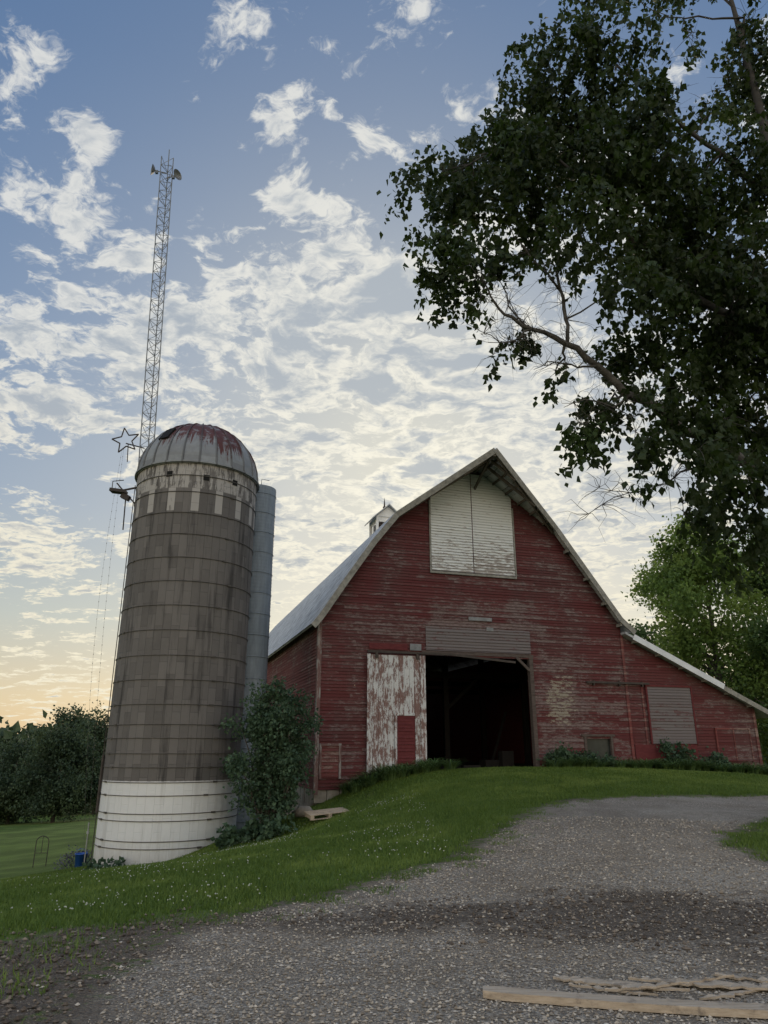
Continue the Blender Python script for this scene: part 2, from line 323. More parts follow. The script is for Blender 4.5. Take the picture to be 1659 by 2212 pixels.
def gz(x,y):
    x=np.atleast_1d(np.asarray(x,float));y=np.atleast_1d(np.asarray(y,float))
    z=np.zeros(x.shape)
    for i in range(len(CT)): z+=W[i]*U((x-CT[i,0])**2+(y-CT[i,1])**2)
    z+=W[-3]+W[-2]*x+W[-1]*y
    r=np.hypot(x,y); k=np.clip((r-80)/120,0,1);k=k*k*(3-2*k)
    z=np.clip(z,-12,6)*(1-k)+k*-8.5
    z+=(.012*np.sin(x*2.1+np.sin(y*1.3)*1.4)+.012*np.sin(y*2.7+x*.6))*np.clip(1-r/60,0,1)
    return z
def g1(x,y): return float(gz(x,y)[0])
ROAD=np.array([(-2.6,-8),(-2.3,4),(-2.0,5.1),(-2.1,6.3),(-1.9,7.2),(-1.34,8.0),(-.66,8.8),(.1,9.5),(.92,10.4),(1.5,11.8),(2.1,13.5),(2.9,15.5),(3.87,17.3),(5.13,18.4),(7,19),(9.65,19.2),(14,19.6),(40,22),(40,15),(20,14.8),(10,14.6),(7.1,14.2),(5.6,12.6),(4.87,11.2),(4.95,9.9),(5.5,8.5),(6.5,7),(8,5),(9,-8)],float)
SOIL1=np.array([(-9,7.9),(-3.7,7.8),(-1.9,8.1),(-1.2,8),(-1.7,7.2),(-1.9,6.3),(-1.8,5.1),(-2.1,3),(-9,3)],float)
SOIL2=np.array([(-1.3,7.5),(-.3,8.1),(.34,8.3),(1.5,8.4),(2.35,8.8),(3.6,8.2),(5,7.8),(5,6.1),(3,6.1),(1.45,6.8),(-.1,7.05)],float)
def sdp(P,x,y):
    d=np.full(x.shape,1e9);ins=np.zeros(x.shape,bool);n=len(P)
    for i in range(n):
        a=P[i];b=P[(i+1)%n];e=b-a;t=np.clip(((x-a[0])*e[0]+(y-a[1])*e[1])/(e@e),0,1)
        d=np.minimum(d,np.hypot(x-a[0]-t*e[0],y-a[1]-t*e[1]))
        c=((a[1]>y)!=(b[1]>y)); xx=(b[0]-a[0])*(y-a[1])/((b[1]-a[1]) if b[1]!=a[1] else 1e-9)+a[0]
        ins^=c&(x<xx)
    return np.where(ins,d,-d)
def soilv(x,y): return np.clip(np.maximum(sdp(SOIL1,x,y)*1.0,sdp(SOIL2,x,y)*1.2)+.42,0,1)
def gridmesh(name,xs,ys,dz,keep=None):
    X,Y=np.meshgrid(xs,ys);x=X.ravel();y=Y.ravel();z=gz(x,y)+dz;sd=np.clip(sdp(ROAD,x,y),-3,3);so=soilv(x,y)
    nx=len(xs);ny=len(ys);i=np.arange(nx*ny).reshape(ny,nx)
    F=np.stack([i[:-1,:-1],i[:-1,1:],i[1:,1:],i[1:,:-1]],-1).reshape(-1,4)
    if keep is not None:
        k=(sd[F]>keep).all(1);F=F[k];u,inv=np.unique(F,return_inverse=True);F=inv.reshape(-1,4);x,y,z,sd,so=x[u],y[u],z[u],sd[u],so[u]
    return np_mesh(name,np.c_[x,y,z],F,M_ground,None,{'sd':sd,'soil':so},True)
def axis(*seg):
    o=[]
    for a,b,s in seg: o.append(np.arange(a,b,s))
    return np.concatenate(o+[[seg[-1][1]]])
ground=gridmesh('ground',axis((-2500,-500,250),(-500,-100,50),(-100,-20,4),(-20,20,.25),(20,60,2),(60,500,40),(500,2500,250)),axis((-600,-60,60),(-60,-4,4),(-4,34,.25),(34,100,2.5),(100,500,25),(500,3000,250)),0.)
thing(ground,'sloping mown lawn falling away into a green valley','ground',kind='structure')
road=gridmesh('gravel_driveway',axis((-4,13,.12),(13,40,.6)),axis((-8,2.5,.5),(2.5,21,.12),(21,24,.5)),.006,-.3)
thing(road,'pale crushed gravel driveway with dark soil patches','driveway',kind='structure')
# --------------------------------------------------------------- barn
TH=math.radians(17.6)
barn=empty('barn',(-2.37,26,0),TH)
thing(barn,'old weathered red gambrel barn with open doorway and white loft doors','barn')
def toW(s,d): return (-2.37+s*math.cos(TH)-d*math.sin(TH),26+s*math.sin(TH)+d*math.cos(TH))
PR=[(-.3,5.82),(0.0,6.2),(.85,7.5),(1.93,9.1),(2.9,10.35),(6.45,12.85),(9.98,10.42),(10.85,9.25),(12.73,6.72),(13.35,6.2)]
def xl(z):
    q=PR[1:6]
    if z<=q[0][1]: return 0.
    for a,b in zip(q,q[1:]):
        if z<=b[1]: return a[0]+(b[0]-a[0])*(z-a[1])/(b[1]-a[1])
    return 6.45
LS=(6.1-2.85)/(20.1-12.9)
def xr(z):
    if z<6.05: return min(19.2,12.9+(6.05-z)/LS)
    q=[(12.9,6.5)]+PR[8:4:-1]
    if z<=q[0][1]: return 12.9
    for a,b in zip(q,q[1:]):
        if z<=b[1]: return a[0]+(b[0]-a[0])*(z-a[1])/(b[1]-a[1])
    return 6.45
def siding(mb,z0,z1,L,R,holes,P,m=0,expo=EXPO,lip=.024):
    i0=math.floor(z0/expo+1e-4); i=i0
    while i*expo<z1-1e-3:
        a=max(z0,i*expo);b=min((i+1)*expo,z1); i+=1
        if b-a<.004: continue
        iv=[[L(a),R(a),L(b),R(b)]]
        for h0,h1,hz0,hz1 in holes:
            if (a+b)/2<hz0 or (a+b)/2>hz1: continue
            nv=[]
            for q in iv:
                if q[0]<h0<q[1]: nv.append([q[0],h0,q[2],h0])
                if q[0]<h1<q[1]: nv.append([h1,q[1],h1,q[3]])
                if q[1]<=h0 or q[0]>=h1: nv.append(q)
            iv=nv
        for l0,r0,l1,r1 in iv:
            if r0-l0<.02: continue
            # boards of uneven length, each sitting a touch differently
            cuts=[0.]; s_=random.uniform(.8,3.)
            while s_<(r0-l0)-.5: cuts.append(s_/(r0-l0)); s_+=random.uniform(1.8,3.6)
            cuts.append(1.)
            for c0,c1 in zip(cuts,cuts[1:]):
                j=random.uniform(-.006,.008); dz=random.uniform(-.006,.004)
                A0=l0+(r0-l0)*c0;A1=l0+(r0-l0)*c1;B0=l1+(r1-l1)*c0;B1=l1+(r1-l1)*c1
                mb.quad(P(A0,a+dz,lip+j),P(A1-.004,a+dz,lip+j),P(B1-.004,b,.003),P(B0,b,.003),m)
                mb.quad(P(A0,a+dz,-.02),P(A1,a+dz,-.02),P(A1,a+dz,lip+j),P(A0,a+dz,lip+j),m)
FR=lambda s,z,o:(s,-o,z)
z0=.26
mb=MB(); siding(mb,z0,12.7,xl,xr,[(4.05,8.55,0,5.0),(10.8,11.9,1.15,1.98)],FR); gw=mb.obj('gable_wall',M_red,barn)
gw['label']='red lap siding worn to bare grey wood'
mb=MB(); siding(mb,z0,6.15,lambda z:0.,lambda z:28.,[],lambda s,z,o:(-o,28-s,z)); sw=mb.obj('side_wall',M_redside,barn)
mb=MB(); mb.quad((.02,28,-3),(12.9,28,-3),(12.9,28,6.1),(.02,28,6.1)); mb.add([(p[0],28,p[1]-.05) for p in PR[1:9]],[tuple(range(8))]); mb.quad((12.88,.1,-2),(12.88,28,-2),(12.88,28,6.4),(12.88,.1,6.4))
mb.quad((19.2,.03,-2),(19.2,20,-2),(19.2,20,3.3),(19.2,.03,3.3)); mb.quad((12.9,20,-2),(19.2,20,-2),(19.2,20,3.25),(12.9,20,6.0)); mb.obj('back_wall',M_redplain,barn)
mb=MB()
for i in range(int(12.9/.45)+1):
    for k in range(4):
        w=.45; a=-.02+i*w+(k%2)*.2; 
        if a>12: continue
        mb.box(a+.01,a+w-.01,-.0+random.uniform(-.02,.02),.3,.25-(k+1)*.42,.25-k*.42-.02)
for i in range(40):
    for k in range(5):
        a=i*.7+(k%2)*.3; mb.box(-.0+random.uniform(-.02,.02),.3,a+.31,a+.98,.25-(k+1)*.5,.25-k*.5-.02)
mb.box(.03,12.8,.33,.4,-2.5,.27); mb.box(.03,.1,.33,28,-3,.27); mb.box(12.5,19.2,.02,.3,-1.5,.255)
mb.obj('foundation',M_stone,barn)
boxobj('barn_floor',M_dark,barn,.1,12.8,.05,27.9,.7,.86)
mb=MB(); mb.box(-.035,.10,-.05,-.026,.1,6.15); mb.box(-.05,-.028,-.05,.12,.1,6.1); mb.obj('corner_board',M_trimw,barn)
for b in ((12.83,12.95,-.05,-.027,1.05,6.1),(13.58,13.66,-.045,-.027,1.75,4.0),(19.1,19.24,-.05,-.026,.4,3.35)): boxobj('trim_board',M_redside,barn,*b)
mb=MB(); mb.box(8.5,8.66,-.06,.15,.85,5.1); mb.box(3.98,4.06,.0,.15,.85,5.05); mb.box(3.98,8.7,-.045,.15,5.0,5.12); mb.beam((8.5,-.03,4.5),(7.95,-.03,5.0),.06,.1); mb.obj('door_frame',M_brownwood,barn)
mb=MB(); siding(mb,5.14,6.05,lambda z:4.15,lambda z:8.6,[],lambda s,z,o:(s,-.03-o,z)); o=mb.obj('weathered_board_panel',M_grey,barn); o['label']='bare grey weathered boards'
mb=MB()
for x in (2.2,6.7,10.6):
    for y in (4.5,9,14): mb.box(x,x+.22,y,y+.22,.86,7)
for y in (4.5,9,14): mb.box(.1,12.8,y,y+.2,4.6,4.85)
mb.beam((6.8,4.6,3.2),(8.4,4.6,4.6),.12,.14); mb.beam((8.3,3.4,.9),(9.2,3.6,3.1),.08,.1)
mb.box(7.3,8.3,1.8,2.4,.86,1.15); mb.box(7.9,8.4,1.5,1.9,.86,1.5); mb.box(6.0,6.7,1.0,1.3,.87,.98)
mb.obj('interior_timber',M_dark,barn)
# sliding door
sl=MB(); x=1.83; yb=-.14
while x<4.0:
    w=.2; j=random.uniform(-.006,.006); sl.box(x+.004,min(x+w,4.05)-.004,yb+j,yb+.03,.78+random.uniform(-.03,.02),4.88); x+=w
sl.box(1.80,1.92,yb-.03,yb-.008,.75,4.9); sl.box(3.85,4.06,yb-.03,yb-.008,.78,4.9)
sd_=sl.obj('sliding_door',M_sdoor,barn); sd_['label']='flaking white sliding door of vertical boards'
mb=MB(); siding(mb,.86,2.72,lambda z:2.93,lambda z:3.62,[],lambda s,z,o:(s,yb-.012-o,z)); mb.obj('wicket_door',M_redplain,sd_)
mb=MB(); mb.box(2.84,2.92,yb-.045,yb-.008,.8,2.8); mb.box(3.63,3.7,yb-.045,yb-.008,.8,2.8); mb.box(2.84,3.7,yb-.046,yb-.0085,2.73,2.82); mb.obj('wicket_frame',M_sdoor,sd_)
mb=MB(); mb.box(1.8,5.0,-.2,-.13,4.95,5.03); mb.beam((4.9,-.16,5.0),(7.8,-.2,4.78),.07,.08); 
for x in (2.1,3.7,): mb.box(x,x+.1,-.2,-.15,4.75,5.0)
mb.obj('door_track',M_iron,barn)
# loft doors
LL=lambda z:max(4.45,xl(z)+.05); LR=lambda z:min(8.1,xr(z)-.05)
Pl=lambda s,z,o:(s,-.045-o,z)
for l,r in ((LL,lambda z:min(6.25,LR(z))),(lambda z:max(6.28,LL(z)),LR)):
    mb=MB(); siding(mb,8.27,12.55,l,r,[],Pl); o=mb.obj('loft_door',M_loft,barn); o['label']='peeling white lap board loft door'
mb=MB(); mb.box(4.38,8.16,-.08,-.03,8.16,8.25); mb.box(4.38,4.44,-.075,-.03,8.25,11.2); mb.box(8.11,8.17,-.075,-.03,8.25,11.2); mb.obj('loft_door_trim',M_rake,barn)
for b in ((5.95,6.95,-.06,-.03,6.36,6.5),(6.7,7.0,-.06,-.03,5.98,6.12),(3.5,3.95,-.06,-.03,5.1,5.35)):
    o=boxobj('repair_patch',M_galv,barn,*b); o['label']='grey metal repair patch'
mb=MB(); mb.box(1.9,3.4,-.05,-.03,5.1,5.32); o=mb.obj('header_board',M_redplain,barn)
mb=MB(); siding(mb,.65,1.68,lambda z:.2,lambda z:.82,[],lambda s,z,o:(s,-.04-o,z)); a=mb.obj('small_hatch',M_redside,barn)
mb=MB(); mb.box(.12,.2,-.08,-.03,.6,1.75);mb.box(.82,.9,-.08,-.03,.6,1.75);mb.box(.12,.9,-.081,-.029,1.68,1.76); mb.obj('hatch_frame',M_trimw,a)
w=boxobj('window',M_glass,barn,10.75,11.95,.06,.09,1.05,2.02)
mb=MB(); mb.box(10.70,10.8,-.06,.05,1.05,2.04);mb.box(11.9,11.99,-.06,.05,1.05,2.04);mb.box(10.6,12.1,-.07,.05,2.04,2.13);mb.box(10.70,11.99,-.06,.05,1.0,1.07); mb.obj('window_frame',M_brownwood,w)
mb=MB(); siding(mb,1.78,4.02,lambda z:13.85,lambda z:16.0,[],lambda s,z,o:(s,-.05-o,z)); h=mb.obj('side_door',M_grey,barn); h['label']='bare grey sliding side door'
mb=MB(); mb.box(13.78,13.85,-.09,-.03,1.75,4.08);mb.box(16.0,16.07,-.09,-.03,1.75,4.08);mb.box(13.78,16.07,-.091,-.03,4.02,4.09); mb.obj('side_door_frame',M_redplain,h)
boxobj('plain_panel',M_redplain,barn,13.0,16.0,-.05,-.028,1.0,1.74)
mb=MB(); mb.box(11.0,13.95,-.14,-.06,4.09,4.17); 
for x in (11.3,12.5,13.6): mb.box(x,x+.05,-.13,-.02,4.0,4.2)
mb.obj('side_door_track',M_iron,barn)
mb=MB()
for a,b in ((17.07,17.9),(17.95,18.74)):
    siding(mb,1.1,2.35,lambda z,a=a:a,lambda z,b=b:b,[],lambda s,z,o:(s,-.04-o,z))
h=mb.obj('double_hatch',M_red,barn)
mb=MB(); mb.box(17.0,17.07,-.08,-.03,1.05,2.4);mb.box(17.9,17.95,-.08,-.03,1.1,2.36);mb.box(18.74,18.8,-.08,-.03,1.05,2.4);mb.box(17.0,18.8,-.082,-.03,2.35,2.42); mb.obj('hatch_frame',M_redside,h)
# roof
mb=MB(); yf=[-.36,-.36,-.36,-.38,-.4,-2.1,-.4,-.38,-.36,-.36]; T=.09; YB=28.4
for i in range(len(PR)-1):
    a,b=PR[i],PR[i+1]; d=Vector((b[0]-a[0],b[1]-a[1])).normalized(); n=Vector((-d.y,d.x))*T
    p0=(a[0],a[1]);p1=(b[0],b[1])
    mb.hexa([(p0[0],yf[i],p0[1]),(p1[0],yf[i+1],p1[1]),(p1[0],YB,p1[1]),(p0[0],YB,p0[1]),
             (p0[0]+n.x,yf[i],p0[1]+n.y),(p1[0]+n.x,yf[i+1],p1[1]+n.y),(p1[0]+n.x,YB,p1[1]+n.y),(p0[0]+n.x,YB,p0[1]+n.y)])
roof=mb.obj('roof',M_roof,barn); roof['label']='pale weathered gambrel roof with pointed hay hood'
mb=MB()
for i in range(len(PR)-1):
    a,b=PR[i],PR[i+1]
    A_=(a[0],yf[i]-.02,a[1]-.04); B_=(b[0],yf[i+1]-.02,b[1]-.04)
    up=Vector((-(b[1]-a[1]),0,b[0]-a[0])).normalized(); mb.beam(A_,B_,.045,.22,0,up=up)
mb.obj('rake_board',M_rake,roof)
for s0,z_ in ((10.5,9.6),(11.35,8.48),(12.1,7.47),(12.75,6.6)):
    mb=MB(); mb.beam((s0,-.02,z_-.12),(s0,-.34,z_-.12),.07,.12); mb.obj('lookout_block',M_rake,roof)
mb=MB()
for side in (0,1):
    bx=(PR[4] if side==0 else PR[6]); ax=PR[5]
    for t in (.12,.28,.44,.6,.76,.92):
        x=bx[0]+(ax[0]-bx[0])*t; z=bx[1]+(ax[1]-bx[1])*t; yy=-.4+(-2.1+.4)*t
        mb.beam((x,.0,z-.07),(x,yy+.02,z-.07),.05,.1)
    for k,(t0,fy) in enumerate(((.35,.33),(.68,.66))):
        x0=bx[0]+(ax[0]-bx[0])*t0; zz=bx[1]+(ax[1]-bx[1])*t0; yy=-.4-1.7*t0+.05
        mb.beam((x0,yy,zz-.16),(ax[0],yy,ax[1]-.16),.06,.12)
    mb.beam((bx[0],-.1,bx[1]-.12),(ax[0],-2.0,ax[1]-.12),.07,.12)
mb.beam((6.45,0,12.68),(6.45,-2.05,12.68),.12,.18); mb.beam((6.45,-.05,11.9),(6.45,-1.4,12.6),.08,.1)
mb.obj('hay_hood_frame',M_under,roof)
def ltz(x): return 6.1-LS*(x-12.9)
mb=MB(); mb.hexa([(12.9,-.35,ltz(12.9)),(20.1,-.35,ltz(20.1)),(20.1,20.3,ltz(20.1)),(12.9,20.3,ltz(12.9)),(12.9,-.35,ltz(12.9)+.1),(20.1,-.35,ltz(20.1)+.1),(20.1,20.3,ltz(20.1)+.1),(12.9,20.3,ltz(12.9)+.1)])
lr=mb.obj('shed_roof',M_roof,barn)
mb=MB(); mb.beam((13.25,-.38,ltz(13.25)+.05),(17.5,-.38,ltz(17.5)+.05),.05,.24); o=mb.obj('metal_flashing',M_metalw,lr); o['label']='bright white metal edge flashing'
mb=MB(); mb.beam((17.5,-.37,ltz(17.5)+.0),(20.15,-.37,ltz(20.15)+.0),.05,.2); mb.obj('shed_rake_board',M_rake,lr)
for x in np.arange(13.4,20,1.1):
    mb=MB(); mb.beam((x,-.02,ltz(x)-.06),(x,-.34,ltz(x)-.06),.05,.1); mb.obj('rafter_tail',M_rake,lr)
# cupola
cx,cy=6.45,12.4; mb=MB(); mb.box(cx-.7,cx+.7,cy-.7,cy+.7,12.2,13.3); mb.box(cx-.72,cx-.58,cy-.72,cy-.58,13.3,14.3);mb.box(cx+.58,cx+.72,cy-.72,cy-.58,13.3,14.3);mb.box(cx-.72,cx-.58,cy+.58,cy+.72,13.3,14.3);mb.box(cx+.58,cx+.72,cy+.58,cy+.72,13.3,14.3)
mb.box(cx-.6,cx+.6,cy-.66,cy-.6,14.0,14.3); mb.box(cx-.06,cx+.06,cy-.7,cy-.62,13.3,14.1); mb.box(cx-.7,cx-.64,cy-.06,cy+.06,13.3,14.1); mb.box(cx-.66,cx-.6,cy-.6,cy+.6,14.0,14.3);mb.box(cx+.6,cx+.66,cy-.6,cy+.6,14.0,14.3)
mb.add([(cx-.72,cy-.72,14.3),(cx+.72,cy-.72,14.3),(cx,cy-.72,14.95),(cx-.72,cy+.72,14.3),(cx+.72,cy+.72,14.3),(cx,cy+.72,14.95)],[(0,1,2),(5,4,3),(0,3,4,1)])
cup=mb.obj('cupola',M_white,barn)
mb=MB()
for k in range(6): 
    z=13.35+k*.11; mb.hexa([(cx-.6,cy-.62,z),(cx+.6,cy-.62,z),(cx+.6,cy-.55,z+.06),(cx-.6,cy-.55,z+.06),(cx-.6,cy-.62,z+.015),(cx+.6,cy-.62,z+.015),(cx+.6,cy-.55,z+.075),(cx-.6,cy-.55,z+.075)])
mb.box(cx-.56,cx+.56,cy-.5,cy+.56,13.3,14.0); mb.obj('cupola_louvre',M_brownwood,cup)
mb=MB()
for sgn in (-1,1):
    mb.hexa([(cx,cy-.95,14.98),(cx+sgn*.95,cy-.95,14.12),(cx+sgn*.95,cy+.95,14.12),(cx,cy+.95,14.98),(cx,cy-.95,15.05),(cx+sgn*.95,cy-.95,14.19),(cx+sgn*.95,cy+.95,14.19),(cx,cy+.95,15.05)])
mb.obj('cupola_roof',M_roof,cup)
mb=MB(); mb.lathe([(.09,15.0),(.11,15.1),(.05,15.2),(.03,15.5),(.0,15.75)],8,0,(cx,cy)); mb.obj('finial',M_iron,cup)
mb=MB(); mb.tube([(cx+.9,cy+1.4,12.3),(cx+.9,cy+1.4,15.1)],.02,6); mb.beam((cx+.7,cy+1.4,15.0),(cx+1.1,cy+1.4,15.0),.03,.05); mb.obj('weather_vane',M_iron,barn)
# --------------------------------------------------------------- silo
SX,SY=-6.94,24.85; silo=empty('silo',(SX,SY,0)); thing(silo,'tall concrete stave silo with rusted metal dome and white base','silo')
def cyluv(name,r,zs,n,mat,parent):
    vs=[];fs=[];uv=[]
    for z in zs:
        for k in range(n+1): t=2*math.pi*k/n; vs.append((r*math.cos(t),r*math.sin(t),z)); uv.append((r*t,z))
    for i in range(len(zs)-1):
        for k in range(n): a=i*(n+1)+k; fs.append((a,a+1,a+n+2,a+n+1))
    me=bpy.data.meshes.new(name); me.from_pydata(vs,[],fs); l=me.uv_layers.new(name='UVMap')
    for i,lp in enumerate(me.loops): l.data[i].uv=uv[lp.vertex_index]
    me.materials.append(mat); o=bpy.data.objects.new(name,me); COL.objects.link(o); o.parent=parent
    return o
cyluv('silo_wall',2.15,[-3.2,11.0],50,M_stave,silo)
mb=MB(); 
prof=[(2.2,10.93),(2.22,11.0)]+[(2.2*math.cos(t),11.0+2.2*math.sin(t)) for t in np.linspace(.03,math.pi/2-.02,12)]
mb.lathe(prof,24,0,(0,0)); dome=mb.obj('dome_roof',M_dome,silo); dome['label']='grey metal dome rusted dark red on top'
mb=MB()
for k in range(24):
    t=2*math.pi*k/24; mb.tube([(2.215*math.cos(e)*math.cos(t),2.215*math.cos(e)*math.sin(t),11.0+2.215*math.sin(e)) for e in np.linspace(0,math.pi/2-.08,9)],.03,4)
mb.lathe([(2.2,10.96),(2.26,10.96),(2.26,11.02),(2.2,11.02)],48); mb.lathe([(.25,13.17),(.25,13.24),(.02,13.27)],12)
mb.obj('dome_rib',M_dome,dome)
fa=math.atan2(-24.85,6.94)
def ring(z,r=2.165,t=.013):
    mb=MB(); n=56
    mb.tube([(r*math.cos(2*math.pi*k/n),r*math.sin(2*math.pi*k/n),z) for k in range(n+1)],t,5,cap=False)
    for q in (fa+.55+random.uniform(-.1,.1),fa-1.1+random.uniform(-.1,.1),fa+2.5):
        c=Vector((r*math.cos(q),r*math.sin(q),z)); mb.beam(c-Vector((-math.sin(q),math.cos(q),0))*.07,c+Vector((-math.sin(q),math.cos(q),0))*.07,.045,.05)
    return mb.obj('hoop',M_hoop,silo)
for z in [-1.75,-1.2,-1.0,-.45,-.25,.25,.62,1.05,1.45,1.9,2.3,2.9,3.65,4.4,5.2,6.0,6.8,7.6,8.4,9.15,9.9,10.5]: ring(z)
for da,z in ((-.47,10.55),(.12,10.45),(.62,10.5)):
    q=fa+da; c=Vector((2.15*math.cos(q),2.15*math.sin(q),z)); d=Vector((math.cos(q),math.sin(q),0)); mb=MB(); mb.beam(c-d*.05,c+d*.012,.2,.2); mb.obj('vent_opening',M_black,silo)  # solid black blocks stand in for the shade of open vents
q=fa-.75; e=.62; nrm=Vector((math.cos(e)*math.cos(q),math.cos(e)*math.sin(q),math.sin(e))); c=Vector((0,0,11.0))+nrm*2.2
mb=MB(); mb.beam(c-nrm*.05,c+nrm*.035,.42,.6,up=(0,0,1)); mb.obj('dome_hatch',M_black,dome)  # raised black panel painted as the dark of the open hatch
q=fa-1.45; mb=MB(); d=Vector((math.cos(q),math.sin(q),0)); tn=Vector((-d.y,d.x,0)); base=d*2.2
mb.tube([base+Vector((0,0,-2)),base+Vector((0,0,10.6))],.015,6)
mb.tube([base+tn*.08+Vector((0,0,-.3)),base+tn*.08+Vector((0,0,1.4))],.05,6)
mb.obj('conduit_pipe',M_iron,silo)
CX,CY=-5.08,27.1; mb=MB(); prof=[(.7,-3)]
z=-3
while z<11.5:
    prof+= [(.7,z),(.708,z+.05),(.7,z+.1)]; z+=.1333
prof.append((.7,11.55)); mb.lathe(prof,28,0,(0,0)); mb.lathe([(.7,11.55),(.0,11.6)],28)
zz=-2.4
while zz<11.6: mb.lathe([(.706,zz),(.72,zz),(.72,zz+.035),(.706,zz+.035)],28); zz+=.8
mb.tube([(.2,-.6,11.5),(.2,-.6,11.8),(.5,-.55,11.75)],.015,5)
ch=mb.obj('steel_chute',M_chute,None,True,(CX,CY,0)); thing(ch,'narrow blue grey corrugated steel tube beside the silo','silo')
# --------------------------------------------------------------- mast
TX0,TY0=-9.0,26.6; TX1=-10.22; ZT=28.0; ZB=-2.6
tower=empty('radio_mast',(TX0,TY0,ZB)); thing(tower,'tall thin galvanised lattice mast with small dish antennas','mast')
def tc(z): return Vector(((TX1-TX0)*(z-ZB)/(ZT-ZB),0,z-ZB))
def leg(k,z,w=.31):
    a=math.radians(90+120*k+12); return tc(z)+Vector((math.cos(a)*w,math.sin(a)*w,0))
mb=MB(); nz=62
for k in range(3): mb.tube([leg(k,ZB),leg(k,10),leg(k,ZT+(.9 if k==0 else 0))],.024,6)
zs=np.linspace(ZB,ZT,nz+1)
for i in range(nz):
    for k in range(3):
        mb.tube([leg(k,zs[i]),leg((k+1)%3,zs[i])],.011,4)
        mb.tube([leg(k if i%2 else (k+1)%3,zs[i]),leg((k+1)%3 if i%2 else k,zs[i+1])],.011,4)
mb.obj('lattice_mast',M_galv,tower)
for dx,zt,s in ((-.5,27.2,1),(.45,26.9,-1)):
    mb=MB(); c=tc(zt)+Vector((dx,-.15,0)); vs=[];R=.26
    for i in range(5):
        for k in range(14):
            r=R*i/4; t=2*math.pi*k/14; p=Vector((-s*(.16*(i/4)**2),math.cos(t)*r,math.sin(t)*r)); p=Matrix.Rotation(.5*s,3,'Z')@p; vs.append(c+p)
    mb.add(vs,[(i*14+k,i*14+(k+1)%14,(i+1)*14+(k+1)%14,(i+1)*14+k) for i in range(4) for k in range(14)])
    mb.tube([tc(zt),c],.025,6); mb.beam(c+Vector((s*.02,0,-.08)),c+Vector((s*.14,0,-.08)),.1,.16); mb.obj('antenna_dish',M_galv,tower)
sc_=Vector((-10.35,26.1,13.3)); star=empty('star_ornament',sc_); thing(star,'wire frame five pointed star fixed to the mast','decoration')
mb=MB(); P=[]
for k in range(10):
    r=.56 if k%2==0 else .25; t=math.pi/2+math.pi*k/5+.2; P.append(Vector((math.cos(t)*r,0,math.sin(t)*r)))
for k in range(10): mb.tube([P[k],P[(k+1)%10]],.027,6)
mb.obj('star_frame',M_iron,star); mb=MB(); mb.tube([(0,.05,-.1),(.62,.42,-.15)],.025,6); mb.tube([(.15,.05,-.9),(.1,.05,-.15)],.02,6); mb.obj('bracket',M_iron,star)
br=Vector((-10.15,25.9,11.1)); mb=MB(); mb.tube([(0,0,0),(.9,-.1,.15)],.04,6); mb.tube([(-.25,0,.3),(.15,0,-.15),(.9,-.1,-.9)],.03,6); mb.beam((-.45,0,0),(.15,0,-.08),.35,.12); mb.tube([(-.42,0,.0),(-.42,0,.38),(.0,0,.42)],.02,5); mb.beam((.0,0,-.2),(.3,0,-.35),.2,.2); mb.tube([(.15,0,-.1),(.2,0,-1.6)],.025,5)
o=mb.obj('pole_bracket',M_iron,None,False,br); thing(o,'dark metal bracket arm projecting from the silo rim','bracket')
def strand(p0,p1,sag,n=60):
    mb=MB(); pts=[]
    for i in range(n+1):
        t=i/n; p=Vector(p0).lerp(Vector(p1),t); p.x-=sag*math.sin(math.pi*t); pts.append(p)
    mb.tube(pts,.003,4)
    for i in range(0,n+1): q=pts[i]; mb.beam(q,q+Vector((.0,0,-.04)),.015,.015)
    o=mb.obj('string_lights',M_hoop); thing(o,'thin string of small lights hanging down from the star','lights','light strings hanging from the mast'); return o
strand((-10.45,26.1,12.9),(-10.0,26.1,-1.9),.35,46); strand((-10.35,26.0,12.9),(-9.85,26.0,-1.9),.15,46)
